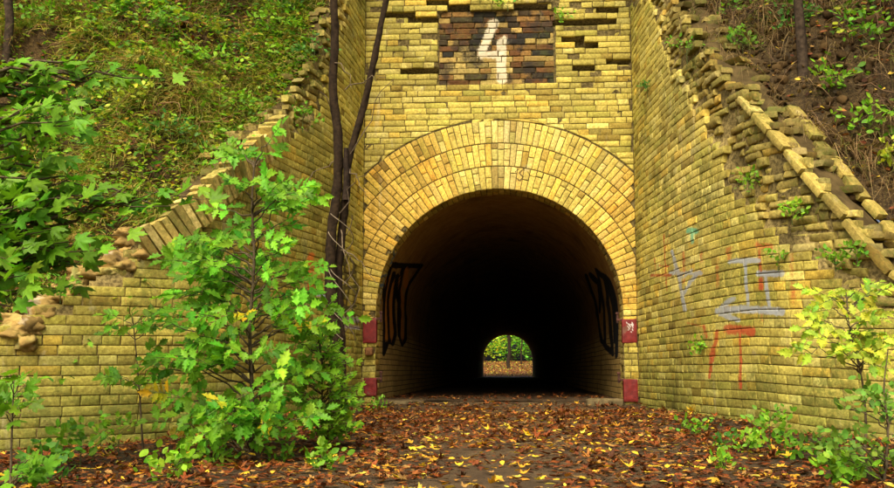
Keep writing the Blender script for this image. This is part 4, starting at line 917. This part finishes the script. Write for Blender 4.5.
far_tree(1.15, 80, 9, .08, 'thin tree behind and right of the dark trunk seen through the tunnel', .2)
def far_bush(x, y, w, h, col, lab):
    z = float(gz(x, y)); root = thing('woodland_bush', lab, 'bush', (x, y, z)); n = 2600; d = rnd_dir(n, -1, 1)*(RS.rand(n)**.4)[:, None]; P = np.array([x, y, z+h*.5])+d*[w, w*.6, h*.55]
    k = fbm(P, .7, 3, int(abs(x)*10)+3) > -.15; P = P[k]; n = len(P); A = Acc(); place(A, TS, P, rnd_dir(n), up_nrm(n, .8), RS.uniform(.18, .36, n), gcol(n, col, .35, .15)); A.build('foliage', M['leaf'], root)
    S_ = Acc()
    for _ in range(7): S_.add(*tube(branch_pts(np.array([x+RS.normal(0, .15), y, z-.1]), P[RS.randint(n)], 7), np.linspace(.05, .015, 7), 5, (.05, .035, .02)))
    S_.build('stems', M['bark'], root)
far_bush(-2.6, 90, 2.6, 5.5, (.45, .58, .03), 'yellow-green bush left of the trunk beyond the tunnel')
far_bush(.3, 95, 2.8, 6.5, (.26, .55, .03), 'green bush straight behind the trunk beyond the tunnel')
far_bush(3.2, 92, 2.6, 6, (.16, .42, .025), 'darker green bush right of the trunk beyond the tunnel')
far_bush(-5.5, 96, 3, 7, (.12, .3, .03), 'tall bush at the left beyond the tunnel, mostly hidden')
far_bush(6, 97, 3, 7, (.12, .3, .03), 'tall bush at the right beyond the tunnel, mostly hidden')

P = np.stack([RS.uniform(-7, 7, 9000), RS.uniform(56, 88, 9000)], -1); P = np.concatenate([P, gz(P[:, 0], P[:, 1])[:, None]+.03], -1); A = Acc(); place(A, TS, P, rnd_dir(9000, -.2, .4), up_nrm(9000, .4, .2), RS.uniform(.08, .2, 9000), np.array(BR+[(.6, .4, .04), (.25, .35, .03)])[RS.choice(8, 9000)])
tag(A.build('leaf_litter', M['dead']), 'brown fallen leaves on the woodland floor beyond the tunnel', 'leaves', None, 'stuff')
# ------------------------------------------------------------------ light
w = D.worlds.new('World'); scn.world = w; w.use_nodes = True; nt = w.node_tree; nt.nodes.clear()
sky = nt.nodes.new('ShaderNodeTexSky'); sky.sky_type = 'NISHITA'; sky.sun_disc = False; sky.sun_elevation = R(52); sky.sun_rotation = R(180+12); sky.dust_density = 9; sky.air_density = .6; sky.ozone_density = 0
bg = nt.nodes.new('ShaderNodeBackground'); bg.inputs[1].default_value = .11; wo = nt.nodes.new('ShaderNodeOutputWorld'); nt.links.new(sky.outputs[0], bg.inputs[0]); nt.links.new(bg.outputs[0], wo.inputs[0])
sl = D.lights.new('sun', 'SUN'); sl.energy = 1.3; sl.angle = R(35); sl.color = (1., .90, .70); so = D.objects.new('sun', sl); COL.objects.link(so)
az = R(12); el = R(52); dirv = Vector((-math.sin(az)*math.cos(el), -math.cos(az)*math.cos(el), math.sin(el)))   # where the light comes from
so.rotation_euler = dirv.to_track_quat('Z', 'Y').to_euler(); so.location = (0, -10, 12)
scn.render.engine = 'CYCLES'; scn.cycles.max_bounces = 6
vs = scn.view_settings; vs.view_transform = 'Standard'; vs.look = 'None'; vs.gamma = 1; vs.exposure = 1.08
try: vs.use_curve_mapping = False
except Exception: pass
